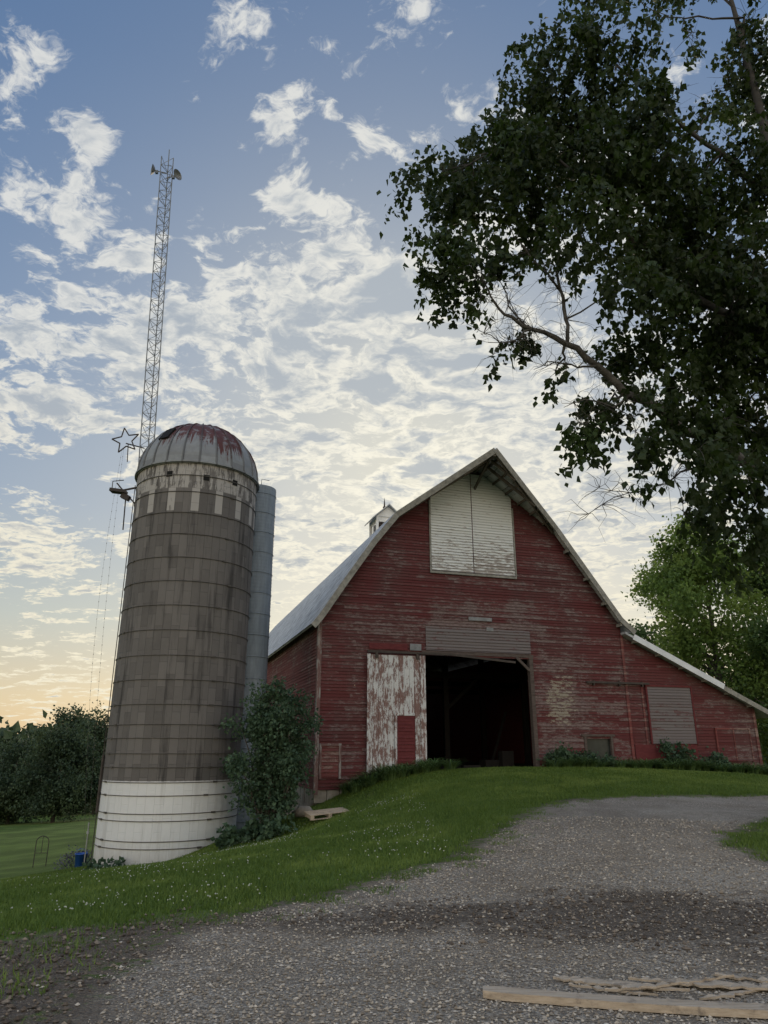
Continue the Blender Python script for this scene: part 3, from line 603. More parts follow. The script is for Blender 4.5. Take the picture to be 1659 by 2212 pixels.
# --------------------------------------------------------------- foliage
def leafcloud(name,cl,twk,lpt,size,mat,parent=None,droop=.5,tl=.45,jit=.09,surf=2.2,axdown=.8):
    cl=np.asarray(cl,float); V=[];var=[]
    cnt=np.maximum((twk*cl[:,3]**2).astype(int),3)
    c=np.repeat(cl,cnt,axis=0); n=len(c)
    d=rng.normal(size=(n,3)); d/=np.linalg.norm(d,axis=1)[:,None]
    rad=c[:,3]*rng.random(n)**(1/surf)
    rad*=1+.25*rng.normal(size=n)*.6
    off=d*rad[:,None]
    anc=c[:,:3]+off
    tv=rng.random(n)
    L=tl*(.5+rng.random(n))
    hd=rng.normal(size=(n,3));hd[:,2]*=.4; dirv=hd*(1-droop)+np.array([0,0,-1.])*droop*1.4; dirv/=np.linalg.norm(dirv,axis=1)[:,None]
    a=np.repeat(anc,lpt,axis=0); dd=np.repeat(dirv,lpt,axis=0); LL_=np.repeat(L,lpt); t=rng.random(len(a)); m=len(a)
    pos=a+dd*(t*LL_)[:,None]+rng.normal(size=(m,3))*jit
    ax=rng.normal(size=(m,3))*(1-axdown*.6)+np.array([0,0,-1.])*axdown; ax/=np.linalg.norm(ax,axis=1)[:,None]
    sd=np.cross(ax,rng.normal(size=(m,3))); sd/=np.linalg.norm(sd,axis=1)[:,None]; nr=np.cross(ax,sd)
    s=(size*(.6+.7*rng.random(m)))[:,None]
    b0=pos; l=pos+ax*s*.35-sd*s*.4+nr*s*.1; r=pos+ax*s*.35+sd*s*.4+nr*s*.1; tp=pos+ax*s
    V=np.stack([b0,l,tp,r],1).reshape(-1,3); i=np.arange(m)*4
    F=np.concatenate([np.stack([i,i+1,i+2],1),np.stack([i,i+2,i+3],1)])
    va=np.clip(np.repeat(tv,lpt)*.7+rng.random(m)*.3,0,1)
    return np_mesh(name,V,F,mat,parent,{'var':np.repeat(va,4)})
def wob(a,b,n,amp):
    a=Vector(a);b=Vector(b);o=[a]
    for i in range(1,n): 
        p=a.lerp(b,i/n); o.append(p+Vector((random.gauss(0,amp),random.gauss(0,amp),random.gauss(0,amp))))
    o.append(b); return o
CL=[(4.25,10.39,15.23,.69),(3.56,11.27,15.72,.69),(4.77,10.77,14.71,.93),(3.04,11.45,14.75,.78),(4.0,11.51,14.44,1.07),(4.7,9.89,12.63,.75),(2.11,9.73,11.72,.72),(3.59,12.12,13.57,1.09),(4.21,10.45,11.91,1.03),(5.31,10.37,12.06,.77),(1.76,12.58,14.02,.72),(.9,11.06,12.18,.49),(1.27,12.12,12.46,.63),(1.97,11.08,11.75,.8),(3.04,11.55,11.61,.87),(3.63,10.13,10.28,.88),(5.24,11.54,11.6,1.01),(6.9,12.21,12.79,.98),(7.32,11.21,12.9,.83),(7.84,11.84,15.48,.81),(8.38,11.64,16.88,.72),(1.01,9.88,9.69,.38),(1.56,11.89,10.45,.5),(.89,11.41,10.4,.3),(1.82,10.57,10.05,.45),(4.15,9.78,8.88,.55),(6.37,12.21,11.13,1.04),(6.76,11.07,10.45,.95),
(5.39,11.78,9.11,.85),(6.74,12.25,9.62,1.11),(7.09,11.77,8.7,.96),(4.74,12.37,9.49,.5),(4.5,10.85,7.34,.6),(4.0,12.02,7.67,.35),(3.22,10.99,6.71,.2),(6.04,12.41,8.06,.8),(6.79,12.25,7.59,.85),(4.05,9.98,6.09,.24),(4.86,10.09,5.98,.42),(5.7,10.33,5.61,.55),(6.16,12.5,6.18,.5),(9.7,12.32,15.76,1.58),(8.61,11.68,11.95,1.4),(8.59,12.39,9.72,1.4),(7.97,12.18,7.08,1.1),(7.52,12.57,19.99,1.04),(5.04,11.65,18.63,.96),(5.7,10.82,5.01,.35),
(4.5,11.2,13.4,.9),(5.6,11.6,13.2,.9),(6.2,11.8,12.2,.8),(2.6,11.3,13.0,.8),(3.0,10.8,12.6,.8),(5.0,11.0,10.6,.6),(5.9,11.6,10.2,.6),(6.3,11.3,8.7,.45),
(5.6,10.6,6.75,.45),(6.6,10.8,6.3,.5),(7.3,10.7,5.6,.4),(6.5,10.6,9.5,.6),(5.6,10.7,9.9,.5)]
CL=[(a,b,c,r*1.03) for a,b,c,r in CL]
SP=[(1.59,10.96,9.17,.33),(2.61,11.52,9.14,.35),(2.13,10.57,8.16,.32),(3.05,11.17,7.97,.3),(5.22,11.4,5.19,.2),(2.6,11.2,8.6,.3),(6.6,11.3,15.9,.4),(6.9,11.5,14.3,.5)]
bt=empty('birch_tree',(8.6,11.8,g1(8.6,11.8))); thing(bt,'large birch with pale limbs and dark drooping leaves','tree')
b0=bt.location.copy()
limbs={'trunk':([(8.6,11.8,b0.z-.2),(8.5,11.8,2.5),(8.35,11.8,5),(8.3,11.75,7.5),(8.1,11.7,10),(8.0,11.6,13),(7.9,11.6,16),(7.8,11.6,19)],[.34,.29,.26,.22,.16,.1,.06,.03]),
'main':([(8.4,11.8,4.2),(7.4,11.5,5.35),(6.43,11.3,6.1),(5.8,11.28,6.55),(5.2,11.2,6.78),(4.65,11.05,7.22),(4.16,11,7.42),(3.7,10.9,7.9),(3.15,10.8,8.28),(2.58,10.7,8.5),(2.09,10.6,8.73),(1.85,10.5,9.03),(1.7,10.45,9.5)],[.12,.105,.092,.086,.08,.074,.068,.06,.05,.036,.026,.016,.008]),
'sub':([(3.19,10.8,8.28),(3.2,10.8,8.77),(3.17,10.9,9.51),(3.25,11,10.61),(3.1,11,11.3)],[.036,.032,.026,.016,.008]),
's2':([(3.16,10.9,9.46),(2.8,10.9,10.01),(2.51,11,10.61),(2.3,11,11)],[.023,.018,.011,.005]),
's3':([(2.58,10.7,8.5),(2.2,10.5,8.15),(1.94,10.4,8.05),(1.4,10.3,8.35)],[.02,.015,.010,.004]),
's4':([(3.7,10.9,7.9),(3.3,10.7,7.75),(2.9,10.6,7.8),(2.5,10.5,7.6)],[.024,.016,.010,.004]),
's5':([(4.3,11,7.4),(3.9,10.9,7.1),(3.4,10.8,7.2),(3.0,10.7,7.0)],[.026,.018,.011,.004]),
's6':([(2.6,10.7,8.5),(2.3,10.8,8.9),(2.15,10.8,9.4),(1.9,10.8,9.8)],[.02,.014,.009,.004]),
'up':([(8.2,11.7,8.3),(7.07,11.5,8.93),(5.84,11.4,9.67),(4.99,11.3,10.11),(4.55,11.2,11.2),(4.15,11.1,11.99),(3.36,11,12.58),(2.26,10.9,12.59),(1.15,10.8,11.93)],[.085,.075,.065,.055,.045,.036,.028,.018,.008]),
'top':([(8.1,11.6,11),(7.93,11.5,11.79),(6.82,11.3,12.99),(5.88,11.2,13.97),(4.83,11.1,15.11),(4.21,11,16.03)],[.07,.06,.05,.04,.025,.01]),
'tw':([(6.0,11.3,6.3),(5.02,11.2,6.04),(4.72,11.1,5.79),(4.28,11,5.63),(3.71,10.9,5.59),(3.31,10.8,5.68)],[.026,.016,.012,.010,.006,.003]),
'tw2':([(4.28,11,5.63),(3.54,10.9,5.35),(3.06,10.9,5.04)],[.009,.006,.003]),
'tr':([(7.9,11.6,16),(8.0,11.5,17.0),(7.44,11.4,16.84),(6.57,11.3,16.7),(5.83,11.2,16.71)],[.04,.03,.022,.015,.005])}
mb=MB(); nodes=[]
for k,(p,r) in limbs.items():
    # add crooked in-between joints so limbs do not read as smooth pipes
    q=[Vector(p[0])]; rr_=[r[0]]
    for i in range(len(p)-1):
        a_,b_=Vector(p[i]),Vector(p[i+1]); L=(b_-a_).length
        for f_ in (.33,.67): q.append(a_.lerp(b_,f_)+Vector((random.gauss(0,1),random.gauss(0,1),random.gauss(0,1)))*min(.045,.045*L)); rr_.append((r[i]*(1-f_)+r[i+1]*f_)*random.uniform(.92,1.1))
        q.append(b_); rr_.append(r[i+1])
    mb.tube(q,rr_,9 if r[0]>.05 else 6)
    for i in range(len(p)-1):
        for t in (0,.5): nodes.append((Vector(p[i]).lerp(Vector(p[i+1]),t),r[i]))
def side_twigs(mb,p,n,L,r):
    for _ in range(n):
        d=Vector((random.gauss(0,1),random.gauss(0,1),random.gauss(.1,.8))).normalized(); e=p+d*L*random.uniform(.5,1.2)
        pts=wob(p,e,3,L*.06); pts[-1].z-=L*.15; mb.tube(pts,[r,r*.7,r*.5,r*.2],4,cap=False)
for c in CL+SP:
    cc=Vector(c[:3]); nn=min(nodes,key=lambda q:(q[0]-cc).length*(1 if q[1]>.012 else 3))
    pts=wob(nn[0],cc,4,.07*(nn[0]-cc).length**.5); r=min(.03,nn[1]*.6); mb.tube(pts,[r,r*.8,r*.65,r*.5,r*.35],5,cap=False)
    for q in pts[2:]: side_twigs(mb,q,4,c[3]*.9+.2,.006)
for q,r in nodes:
    if r<.07 and q.z<10.5 and q.x<5: side_twigs(mb,q,6,.6,.0055)
o=mb.obj('trunk',M_birch,None,True); o.parent=bt; o.matrix_parent_inverse=Matrix.Translation(-b0)
o=leafcloud('crown',CL+[(a,b,c,r*.6) for a,b,c,r in SP]+[(a+random.uniform(-1.05,1.05)*r,b+random.uniform(-.5,.5)*r,c+random.uniform(-1.15,.8)*r,r*.26) for a,b,c,r in CL for _ in range(3)],58,20,.132,M_lbig,None,.62,.6,.06); o.parent=bt; o.matrix_parent_inverse=Matrix.Translation(-b0)
def tree(name,x,y,h,r,nclu,mat,size,twk,lpt,label,low=.25,tr=.25,seed=1,group=None,cr=(.2,.36)):
    random.seed(seed); zb=g1(x,y); e=empty(name,(x,y,zb)); cl=[]
    mb=MB(); tp=[(0,0,-.3),(.05*r*random.uniform(-1,1),0,h*.3),(.1*r*random.uniform(-1,1),.05*r,h*.6),(0,0,h*.9)]; mb.tube(tp,[tr,tr*.75,tr*.45,tr*.08],9)
    for i in range(nclu):
        t=random.random(); zc=h*(low+(1-low)*t*.93); rr=r*(math.sin(math.pi*min(max((t*.85+.12),0),1))**.6)*random.uniform(.25,.85); a=random.uniform(0,2*math.pi)
        c=(rr*math.cos(a),rr*math.sin(a),zc,r*random.uniform(*cr)); cl.append(c)
        st=Vector((0,0,max(h*.18,zc-rr*.7-.2))); pts=wob(st,c[:3],3,.04*r); w=tr*.3; mb.tube(pts,[w,w*.7,w*.5,w*.2],5,cap=False)
    mb.obj('trunk',M_bark,e,True); leafcloud('crown',cl,twk,lpt,size,mat,e,.25,size*4,size*1.1,3,.4)
    thing(e,label,'tree',group); return e
tree('maple_tree',18.6,40.5,14.8,5.1,46,M_lmaple,.2,28,20,'bright green broadleaf tree standing behind the lean-to shed',.12,.25,5,None,(.15,.28))
tree('maple_tree',25.5,43,17,5,40,M_ldark,.22,24,20,'tall dark green tree behind the barn',.1,.3,6)
tree('maple_tree',20.5,36,8.5,3.4,26,M_ldark,.17,30,20,'low dark leafy tree beside the shed roof',.05,.15,8)
tree('maple_tree',17,50,10,4.,26,M_ldark,.22,26,18,'dark green tree beyond the barn roof',.1,.2,9)
OC=(.26,.45)
tree('oak_tree',-33.5,78,8.6,4.4,22,M_loak,.26,22,22,'rounded dark green oak in the valley pasture',.16,.22,11,None,OC)
tree('oak_tree',-40,82,8.2,4.4,20,M_loak,.26,22,22,'dark oak beside the pasture edge',.14,.22,12,None,OC)
tree('oak_tree',-46.5,110,13.2,6.2,24,M_loak,.38,12,20,'tall spreading oak rising behind smaller trees',.16,.35,13,None,OC)
tree('oak_tree',-40,106,14.2,5.,22,M_loak,.36,14,20,'dark oak partly hidden by the silo',.16,.3,14,None,OC)
tree('oak_tree',-58,100,9.5,7,24,M_loak,.4,12,18,'wide dark oak at the pasture edge',.1,.3,15,None,OC)
cl=[]
for i in range(420):
    y=random.uniform(170,330); x=-random.uniform(-.9,.95)*y; zz=-8.5+random.uniform(2,7)+ (max(0,(-x-60))*.035); cl.append((x,y,zz,random.uniform(5,8)))
o=leafcloud('distant_woods',cl,.9,14,2.2,M_loak,None,.2,2,1.6,3,.3); thing(o,'distant dark wooded hillside across the valley','woods',kind='stuff')
bx,by=-3.5,23.3; e=empty('shrub',(bx,by,g1(bx,by))); thing(e,'dense leafy green shrub growing between silo and barn','shrub')
random.seed(4); cl=[];mb=MB()
for i in range(48):
    t=random.random(); w=1.48*(math.sin(math.pi*min(1,t*.80+.15))**.75); a=random.uniform(0,6.28); rr=w*random.uniform(.1,.92)
    c=(rr*math.cos(a)+.1,rr*math.sin(a)*.75,.8+t*3.45,random.uniform(.28,.5)); cl.append(c)
    mb.tube(wob((random.uniform(-.15,.15),random.uniform(-.15,.15),-.1),c[:3],3,.06),[.035,.028,.02,.01],5,cap=False)
mb.obj('stems',M_bark,e); leafcloud('foliage',cl,130,14,.11,M_lbush,e,.3,.3,.09,3,.5)
def weeds(x,y,r,h,n,label,name='leafy_weed',size=.13,mat=None,group=None):
    e=empty(name,(x,y,g1(x,y))); cl=[(random.uniform(-r,r),random.uniform(-r,r)*.6,random.uniform(.1,h),random.uniform(.15,.28)) for _ in range(n)]
    mb=MB()
    for c in cl: mb.tube([(c[0]*.15,c[1]*.15,-.05),c[:3]],[.012,.005],4)
    mb.obj('stems',M_lily,e); leafcloud('foliage',cl,170,10,size,mat or M_lbush,e,.1,.15,.08,2.5,.1); thing(e,label,'plant',group)
weeds(-4.35,22.5,.4,.35,8,'broad leafy weeds at the foot of the silo',size=.18)
weeds(-3.6,22.5,.6,.4,10,'leafy ground weeds under the shrub',size=.15)
weeds(-7.9,22.4,.3,.3,6,'small green weed against the white silo base')
for s,h in ((9.4,.6),(11.2,.3),(14.6,1.0),(10.2,.45),(16.4,.5)):
    X,Y=toW(s,-.5); weeds(X,Y,.42,h,10,'broad leafy weed against the barn wall',group='weeds along the barn wall')
weeds(-10.9,27.6,.5,.4,9,'grey purple lavender clump','lavender_clump',.07,M_lav)
def lilymesh(seed):
    random.seed(seed); vs=[];fs=[];va=[]
    for k in range(90):
        a=random.uniform(0,6.28); L=random.uniform(.4,.75); r0=random.uniform(0,.16); w=random.uniform(.012,.02); o=Vector((math.cos(a)*r0,math.sin(a)*r0,-.03)); d=Vector((math.cos(a+random.gauss(0,.4)),math.sin(a+random.gauss(0,.4)),0)); sidev=Vector((-d.y,d.x,0)); v=random.random()
        up=random.uniform(.7,1.)
        for i in range(6):
            t=i/5; p=o+d*L*.75*t**1.5+Vector((0,0,L*up*(t*1.5-t*t*1.0))); ww=w*(1-t)**.6+.001
            vs+=[p-sidev*ww,p+sidev*ww]; va+=[v,v]
        b=len(vs)-12
        for i in range(5): fs.append((b+2*i,b+2*i+1,b+2*i+3,b+2*i+2))
    return vs,fs,va
lm=[]
for sd in (1,2,3):
    vs,fs,va=lilymesh(sd); o=np_mesh('daylily_clump',np.array([tuple(v) for v in vs]),np.array(fs),M_lily,None,{'var':va}); lm.append(o.data); bpy.data.objects.remove(o)
random.seed(21)
pos=[(s+random.uniform(-.15,.15),-random.uniform(.35,.6)) for s in np.arange(1.1,4.3,.3)]+[(s+random.uniform(-.15,.15),-random.uniform(.9,1.3)) for s in np.arange(1.3,4.6,.4)]
pos+=[(s+random.uniform(-.15,.15),-random.uniform(.3,.6)) for s in np.arange(8.9,19.3,.36)]+[(s+random.uniform(-.15,.15),-random.uniform(.8,1.2)) for s in np.arange(8.8,19.5,.42)]
for i,(s,d) in enumerate(pos):
    X,Y=toW(s,d); o=bpy.data.objects.new('daylily_clump',lm[i%3]); o.location=(X,Y,g1(X,Y)); o.rotation_euler=(0,0,random.uniform(0,6.28)); k=random.uniform(1.0,1.45)
    if 10.3<s<12.4: k*=.7
    o.scale=(k,k,k*random.uniform(.8,1.1)); COL.objects.link(o)
    thing(o,'arching daylily leaves growing along the barn wall','plant','daylilies along the barn wall')
# grass
def blades(name,x,y,h,w,mat,label,lean=.5):
    m=len(x); z=gz(x,y); a=rng.random(m)*6.283; d=np.stack([np.cos(a),np.sin(a)],1); sdv=np.stack([-np.sin(a+rng.normal(size=m)*.5),np.cos(a)],1)
    ln=h*lean*rng.random(m)*1.4
    V=np.zeros((m,3,3)); V[:,0,:2]=np.stack([x,y],1)-sdv*w[:,None]; V[:,1,:2]=np.stack([x,y],1)+sdv*w[:,None]; V[:,0,2]=z-.01;V[:,1,2]=z-.01
    V[:,2,:2]=np.stack([x,y],1)+d*ln[:,None]; V[:,2,2]=z+h
    F=np.arange(m*3).reshape(-1,3); var=np.repeat(rng.random(m),3)
    o=np_mesh(name,V.reshape(-1,3),F,mat,None,{'var':var}); thing(o,label,'grass',kind='stuff'); return o
def fld(x,y): return .5+.25*np.sin(x*1.7+1.3*np.sin(y*1.1))+.25*np.sin(y*2.3+1.7*np.sin(x*.9+1))
N=420000
r=4+24*rng.random(N)**.8; az=rng.uniform(-.62,.62,N); gx=r*np.sin(az)*1.0; gy=r*np.cos(az)+1
sd=sdp(ROAD,gx,gy); so=soilv(gx,gy)
c,s_=math.cos(TH),math.sin(TH); bs=(gx+2.37)*c+(gy-26)*s_; bd=-(gx+2.37)*s_+(gy-26)*c
ok=(sd<-.02+.6*(fld(gx*2.3,gy*2.3)-.5)+.25*(fld(gx*7,gy*6)-.5)-.3*rng.random(N))&(rng.random(N)>np.clip(so*1.0-.08+.6*(fld(gx*3.1,gy*2.7)-.5),0,.95))&~((bd>-.05)&(bs>0))&(((gx-SX)**2+(gy-SY)**2)>2.2**2)
gx,gy=gx[ok],gy[ok]; rr=np.hypot(gx,gy); hh=(.03+.035*rng.random(len(gx)))*(.7+.7*fld(gx,gy)); hh*=1+.6*(rng.random(len(gx))>.98); ww=.004+.0005*rr
blades('lawn_grass',gx,gy,hh,ww,M_grass,'short mown green lawn grass on the bank',.8)
K=26000; i=rng.integers(0,16,K); t=rng.random(K); ex=ROAD[i,0]*(1-t)+ROAD[i+1,0]*t+rng.normal(size=K)*.3; ey=ROAD[i,1]*(1-t)+ROAD[i+1,1]*t+rng.normal(size=K)*.3
cl_=fld(ex*4,ey*4)>.6; so=soilv(ex,ey); ok=cl_&(ey>7.6)&(rng.random(K)>so*.8); ex,ey=ex[ok],ey[ok]
blades('edge_grass',ex,ey,.025+.04*rng.random(len(ex)),np.full(len(ex),.006),M_grass,'tufts of grass along the gravel edge',.9)
K=3400; cxx=rng.uniform(-8.5,1.,K); cyy=rng.uniform(8.5,23,K); f=fld(cxx*.8,cyy*.8+2); ok=(rng.random(K)<np.clip(f*1.6-.5,0.05,1))&(sdp(ROAD,cxx,cyy)<-.3)&(((cxx-SX)**2+(cyy-SY)**2)>2.3**2)
cxx,cyy=cxx[ok],cyy[ok]; m=len(cxx); base=np.array([(1,0,0),(-1,0,0),(0,1,0),(0,-1,0),(0,0,1),(0,0,-1)],float); fc=np.array([(0,2,4),(2,1,4),(1,3,4),(3,0,4),(2,0,5),(1,2,5),(3,1,5),(0,3,5)])
V=np.stack([cxx,cyy,gz(cxx,cyy)+.05+.03*rng.random(m)],1)[:,None]+base[None]*(.006+.006*rng.random(m))[:,None,None]
F=(fc[None]+np.arange(m)[:,None,None]*6).reshape(-1,3); o=np_mesh('clover_flowers',V.reshape(-1,3),F,M_clover); thing(o,'scattered small white clover heads in the lawn','flowers',kind='stuff')
def stonemat(nm,st):
    t=NT(nm); va=t.attr('var'); t.col(t.ramp(va,st)); t.b.inputs['Roughness'].default_value=.95; return t.mat
M_st=stonemat('gravel_stones',[(0.,(.15,.124,.096)),(.45,(.31,.266,.215)),(.85,(.42,.37,.305)),(1.,(.54,.485,.415))])
M_clod=stonemat('soil_clods',[(0.,(.06,.046,.036)),(.6,(.13,.103,.08)),(1.,(.26,.215,.17))])
def scatter(name,x,y,sz,mat,label,cat):
    m=len(x); jit=1+.35*rng.normal(size=(m,6,1)); a=rng.random(m)*6.28; R=np.zeros((m,3,3)); R[:,0,0]=np.cos(a);R[:,0,1]=-np.sin(a);R[:,1,0]=np.sin(a);R[:,1,1]=np.cos(a);R[:,2,2]=1
    bb=(base[None]*np.array([1.25,.9,.65])*np.clip(jit,.5,1.6)); bb=np.einsum('mij,mkj->mki',R,bb)
    V=np.stack([x,y,gz(x,y)+.008+sz*.25],1)[:,None]+bb*sz[:,None,None]; F=(fc[None]+np.arange(m)[:,None,None]*6).reshape(-1,3)
    o=np_mesh(name,V.reshape(-1,3),F,mat,None,{'var':np.repeat(rng.random(m),6)}); thing(o,label,cat,kind='stuff')
N=100000; r=4.2+11*rng.random(N)**1.25; az=rng.uniform(-.6,.6,N); x=r*np.sin(az);y=r*np.cos(az); sd=sdp(ROAD,x,y)+.4*(fld(x*2,y*2)-.5); so=soilv(x,y)
ok=(sd>.0+rng.random(N)*.2)&(rng.random(N)>so*.75)|((sd>-.7)&(rng.random(N)<.05)); x,y=x[ok],y[ok]; m=len(x)
sz=(.0035+.012*rng.random(m)**2.8)*(.85+.03*np.hypot(x,y)); sz=np.where(rng.random(m)>.998,sz*2.,sz)
scatter('gravel_stones',x,y,sz,M_st,'loose crushed stone lying over the driveway','gravel')
N=30000; x=rng.uniform(-6,5.5,N); y=rng.uniform(4.2,9.2,N); so=soilv(x,y)+.6*(fld(x*2.7,y*3.3)-.5); ok=(so>.3+.5*rng.random(N)); x,y=x[ok],y[ok]; sz=.004+.022*rng.random(len(x))**4
scatter('soil_clods',x,y,sz,M_clod,'crumbly brown soil clods on the driveway','soil')
# --------------------------------------------------------------- small things
def plank(p0,p1,w,t,name,label,jag=0,seed=1,lift=0):
    random.seed(seed); p0=Vector(p0);p1=Vector(p1); d=(p1-p0); L=d.length; d.normalize(); sv=Vector((-d.y,d.x,0)); n=max(8,int(L*(26 if jag else 10))); mb=MB(); T=[];Bt=[]
    for i in range(n+1):
        q=p0+d*L*i/n; j0=random.uniform(-jag,jag); j1=random.uniform(-jag,jag); tap=1
        if jag: tap=max(.06,min(1,1.5*(1-abs(2*i/n-.9))))*random.uniform(.5,1.15)
        elif i==0: tap=.7
        else: j0=random.uniform(-.004,.004); j1=random.uniform(-.006,.006)
        zz=g1(q.x,q.y)+.015+lift; T.append([q-sv*(w/2*tap+j0*tap)+Vector((0,0,zz-q.z+t)),q+sv*(w/2*tap+j1*tap)+Vector((0,0,zz-q.z+t+random.uniform(-.3,.3)*jag))]); Bt.append([v-Vector((0,0,t)) for v in T[-1]])
    for i in range(n): mb.hexa([Bt[i][0],Bt[i+1][0],Bt[i+1][1],Bt[i][1],T[i][0],T[i+1][0],T[i+1][1],T[i][1]])
    o=mb.obj(name,M_plankw); thing(o,label,'board'); return o
plank((.66,5.5,0),(3.0,5.12,0),.13,.045,'wooden_plank','long pale pine plank lying on the gravel')
for k,(a,b,w,l) in enumerate((((1.22,5.93,0),(2.1,5.66,0),.13,0),((1.75,5.88,0),(3.1,5.5,0),.12,.012),((1.5,5.6,0),(2.5,5.86,0),.06,.02),((2.1,5.5,0),(3.2,5.84,0),.08,.0),((1.3,5.78,0),(1.85,5.58,0),.04,.0),((2.4,5.95,0),(2.9,5.72,0),.06,.0))):
    plank(a,b,w,.014,'splintered_board','splintered pale board fragment lying on the gravel',.03,30+k,l)['group']='broken board fragments on the gravel'
px,py=-1.7,23.0; e=MB(); z=.0
for i in range(5): e.box(-.6,.6,-.45+i*.2,-.33+i*.2,.12,.145)
for x in (-.58,-.05,.48): e.box(x,x+.1,-.45,.47,.02,.118)
for i in (0,4): e.box(-.6,.6,-.45+i*.2,-.33+i*.2,0,.018)
o=e.obj('wooden_pallet',M_plankw,None,False,(px,py,g1(px,py)+.03)); o.rotation_euler=(0.04,-.08,.3); thing(o,'small weathered wooden pallet lying in the grass','pallet')
mb=MB(); mb.lathe([(.0,.0),(.16,0),(.2,.42),(.215,.42),(.215,.45),(.195,.45),(.19,.4),(.15,.02),(0,.02)],20)
h=[(.2*math.cos(t),.0,.43+.16*math.sin(t)) for t in np.linspace(0,math.pi,9)]; mb.tube(h,.007,5)
X,Y=-10.45,27.0; o=mb.obj('blue_bucket',M_blue,None,True,(X,Y,g1(X,Y))); thing(o,'blue plastic bucket standing in the grass by the silo','bucket')
mb=MB(); mb.tube([(0,0,-.1),(0,0,1.35)],.02,8); mb.tube([(0,0,1.3),(.0,0,1.4)],.03,8); mb.box(-.04,.04,-.025,.025,1.05,1.13)
X,Y=-10.2,26.7; o=mb.obj('marker_post',M_greyw,None,False,(X,Y,g1(X,Y))); thing(o,'thin white post beside the blue bucket','post')
mb=MB(); mb.tube([(-.25,0,-.05),(-.25,0,.9)]+[(-.25+.25-.25*math.cos(t),0,.9+.22*math.sin(t)) for t in np.linspace(.3,math.pi,6)]+[(.25,0,-.05)],.018,6); mb.tube([(-.25,0,.5),(.25,0,.5)],.014,5); mb.tube([(0,0,.5),(0,0,1.1)],.012,5)
X,Y=-13.6,31.0; o=mb.obj('garden_trellis',M_iron,None,False,(X,Y,g1(X,Y))); thing(o,'small dark arched garden frame in the grass','garden frame')
mb=MB(); mb.tube([(-.28,0,.12),(-.1,0,.2),(.15,0,.2),(.3,0,.1)],[.1,.17,.16,.08],9); X,Y=-2.5,23.9; o=mb.obj('field_stone',M_stone,None,True,(X,Y,g1(X,Y))); thing(o,'grey rounded field stone at the barn foundation','stone')
# --------------------------------------------------------------- sky
w=bpy.data.worlds.new('World'); S.world=w; w.use_nodes=True; nt=w.node_tree; t=NT(nt=nt); bg=nt.nodes['Background']
dv=t.n('ShaderNodeVectorMath',{0:t.co('Generated')},operation='NORMALIZE').outputs[0]; dx,dy,dz=t.sep(dv)
SEL,SAZ=math.radians(11),math.radians(5)
sky=t.n('ShaderNodeTexSky',sky_type='NISHITA',sun_disc=False,sun_elevation=SEL,sun_rotation=SAZ).outputs[0]
sk=t.mix(1.,sky,(.10,.10,.10),'MULTIPLY')
grad=t.ramp(dz,[(0.,(.60,.44,.28)),(.06,(.64,.51,.34)),(.16,(.46,.49,.46)),(.30,(.29,.37,.49)),(.5,(.17,.27,.45)),(.75,(.11,.20,.38)),(1.,(.10,.18,.35))])
base_=t.mix(.22,grad,sk)
def ddir(az,el):
    a,e=math.radians(az),math.radians(el); return (math.sin(a)*math.cos(e),math.cos(a)*math.cos(e),math.sin(e))
def dist(az,el): return t.n('ShaderNodeVectorMath',{0:dv,1:ddir(az,el)},operation='DISTANCE').outputs['Value']
glow=t.m('POWER',t.mr(dist(2,21),.80,0.,0.,1.,False),2.)
base_=t.mix(t.m('MULTIPLY',glow,.85),base_,(.78,.75,.62))
den=t.m('ADD',dz,.14); px_=t.m('DIVIDE',dx,den); py_=t.m('DIVIDE',dy,den); cv=t.comb(px_,py_,2.3)
warp=t.noise(cv,2.6,5,.6,col=True); wv=t.n('ShaderNodeVectorMath',{0:warp,1:(.5,.5,.5)},operation='SUBTRACT').outputs[0]; wv=t.n('ShaderNodeVectorMath',{0:wv,'Scale':.25},operation='SCALE').outputs[0]
cv2=t.n('ShaderNodeVectorMath',{0:cv,1:wv},operation='ADD').outputs[0]
cv2=t.n('ShaderNodeMapping',{0:cv2,1:(4.7,2.9,0),2:(0,0,math.radians(20)),3:(1.0,1.25,1.)}).outputs[0]
n1=t.noise(cv2,7.0,10,.57,.15); n2=t.noise(cv2,24.,9,.66,.3); n0=t.noise(cv2,2.2,4,.5)
PUFF=[(-26.5,38.4,.085,.24),(-23.6,36.6,.075,.22),(-4.5,51.5,.07,.21),(-10,46.2,.06,.22),(-11,43.4,.06,.20),(-8.3,42.4,.055,.20),(-5.,43.4,.04,.17),(-7.6,48.6,.05,.2),(-27.5,41.9,.045,.22),(-29.5,43.,.04,.16),(-16.4,51.8,.06,.2),(-17.5,49.5,.035,.18),(-1.5,46.2,.04,.16),(1.5,44,.05,.16),(7.3,47.9,.07,.18),(3.5,49.5,.035,.16),(-19,48,.03,.17),(-13,50.3,.03,.16),(-26.9,14,.075,.22),(-28.3,18.2,.06,.16),(17,13,.07,.12),(-33,46,.06,.2),(-31,50,.05,.17),(-2,48.5,.03,.15),(-22,39.5,.03,.14),(-8,54,.05,.18),(2,53,.05,.16)]
BANK=[(-4.9,37.5,.13,.24),(-12,34.,.16,.27),(-6,31,.24,.29),(4,31.4,.28,.29),(-25,29,.16,.22),(-29,23.8,.12,.22),(-18,26,.15,.17),(6,23,.34,.2),(-9.2,22,.25,.18),(17,21.5,.28,.18),(22,34,.36,.18)]
HOLE=[(-26.1,19.9,.08,.22),(-24,33.4,.05,.14),(-20,43,.09,.16),(-22,52,.1,.12),(-14.5,39.5,.06,.14),(3,41,.07,.10)]
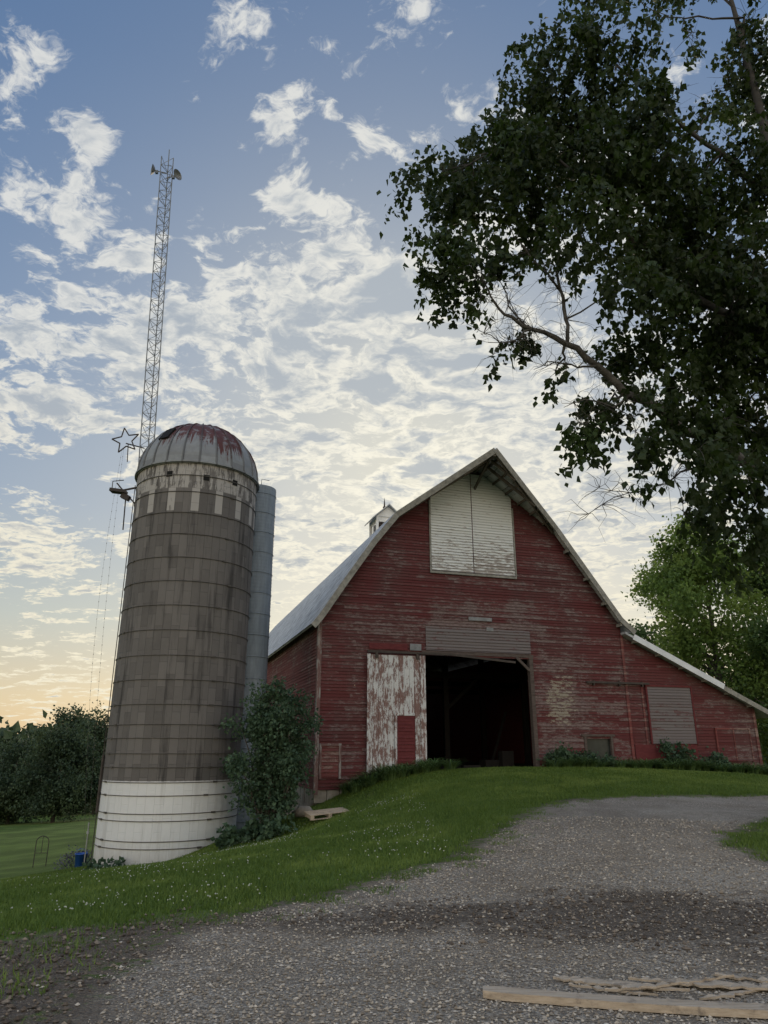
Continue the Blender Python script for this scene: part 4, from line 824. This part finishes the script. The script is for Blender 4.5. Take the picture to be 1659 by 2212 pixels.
def field(L,cap,ex=1.3):
    cov=None
    for az,el,r_,wt in L:
        k=t.mr(dist(az,el),r_*ex,r_*.15,0.,wt); cov=k if cov is None else t.m('MAXIMUM',cov,k)
    return cov
bankf=field(BANK,1,1.15)
cov=t.m('SUBTRACT',t.m('MAXIMUM',field(PUFF,1),bankf),field(HOLE,1))
behind=t.mr(dy,.2,-.3,0.,.15)
def amp(n,a): return t.m('MULTIPLY',t.m('SUBTRACT',n,.5),a)
dens=t.m('ADD',t.m('ADD',t.m('ADD',amp(n1,1.6),amp(n2,.65)),t.m('ADD',cov,behind)),t.m('ADD',amp(n0,.35),.41))
dens=t.m('ADD',dens,t.mr(dz,.70,.35,-.05,.03))
alpha=t.mr(dens,.48,.68); thick=t.mr(t.m('ADD',t.m('ADD',dens,amp(n2,-.9)),t.m('MULTIPLY',bankf,.15)),.62,.88)
warm=t.mr(dz,.55,.1)
edgec=t.mix(warm,(.68,.69,.68),(.88,.81,.62)); edgec=t.mix(t.m('MULTIPLY',glow,.9),edgec,(.99,.94,.78))
corec=t.mix(warm,(.34,.395,.465),(.42,.445,.465)); corec=t.mix(t.m('MULTIPLY',glow,.3),corec,(.62,.63,.60))
cc=t.mix(t.m('MULTIPLY',thick,.92),edgec,corec)
final=t.mix(t.m('MULTIPLY',alpha,.94),base_,cc)
fill_boost=t.m('ADD',t.mr(dy,.15,-.6,1.,2.4),t.mr(dz,.84,.97,0.,1.5))  # unseen sky behind camera and overhead brightened as added fill light
bgc=t.n('ShaderNodeVectorMath',{0:final,'Scale':fill_boost},operation='SCALE').outputs[0]
bgc=t.mix(t.mr(dy,.1,-.4),bgc,t.mix(1.,bgc,(1.09,.99,.87),'MULTIPLY'))  # added fill from the sky behind camera tinted warm
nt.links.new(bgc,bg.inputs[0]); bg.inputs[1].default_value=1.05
w.cycles.sampling_method='MANUAL'; w.cycles.sample_map_resolution=1024
sl=bpy.data.lights.new('sun','SUN'); sl.energy=1.0; sl.angle=math.radians(12); sl.color=(1,.84,.64); so_=bpy.data.objects.new('sun',sl); COL.objects.link(so_)
dd=Vector(ddir(5,11)); so_.rotation_euler=dd.to_track_quat('Z','Y').to_euler()
cam=bpy.data.cameras.new('camera'); co_=bpy.data.objects.new('camera',cam); COL.objects.link(co_); S.camera=co_
co_.location=(0,0,1.6); co_.rotation_euler=(math.radians(90+18.4),0,0); cam.sensor_fit='VERTICAL'; cam.sensor_height=36; cam.lens=24.97; cam.clip_end=6000
S.view_settings.view_transform='Standard'; S.view_settings.look='None'; S.view_settings.exposure=0
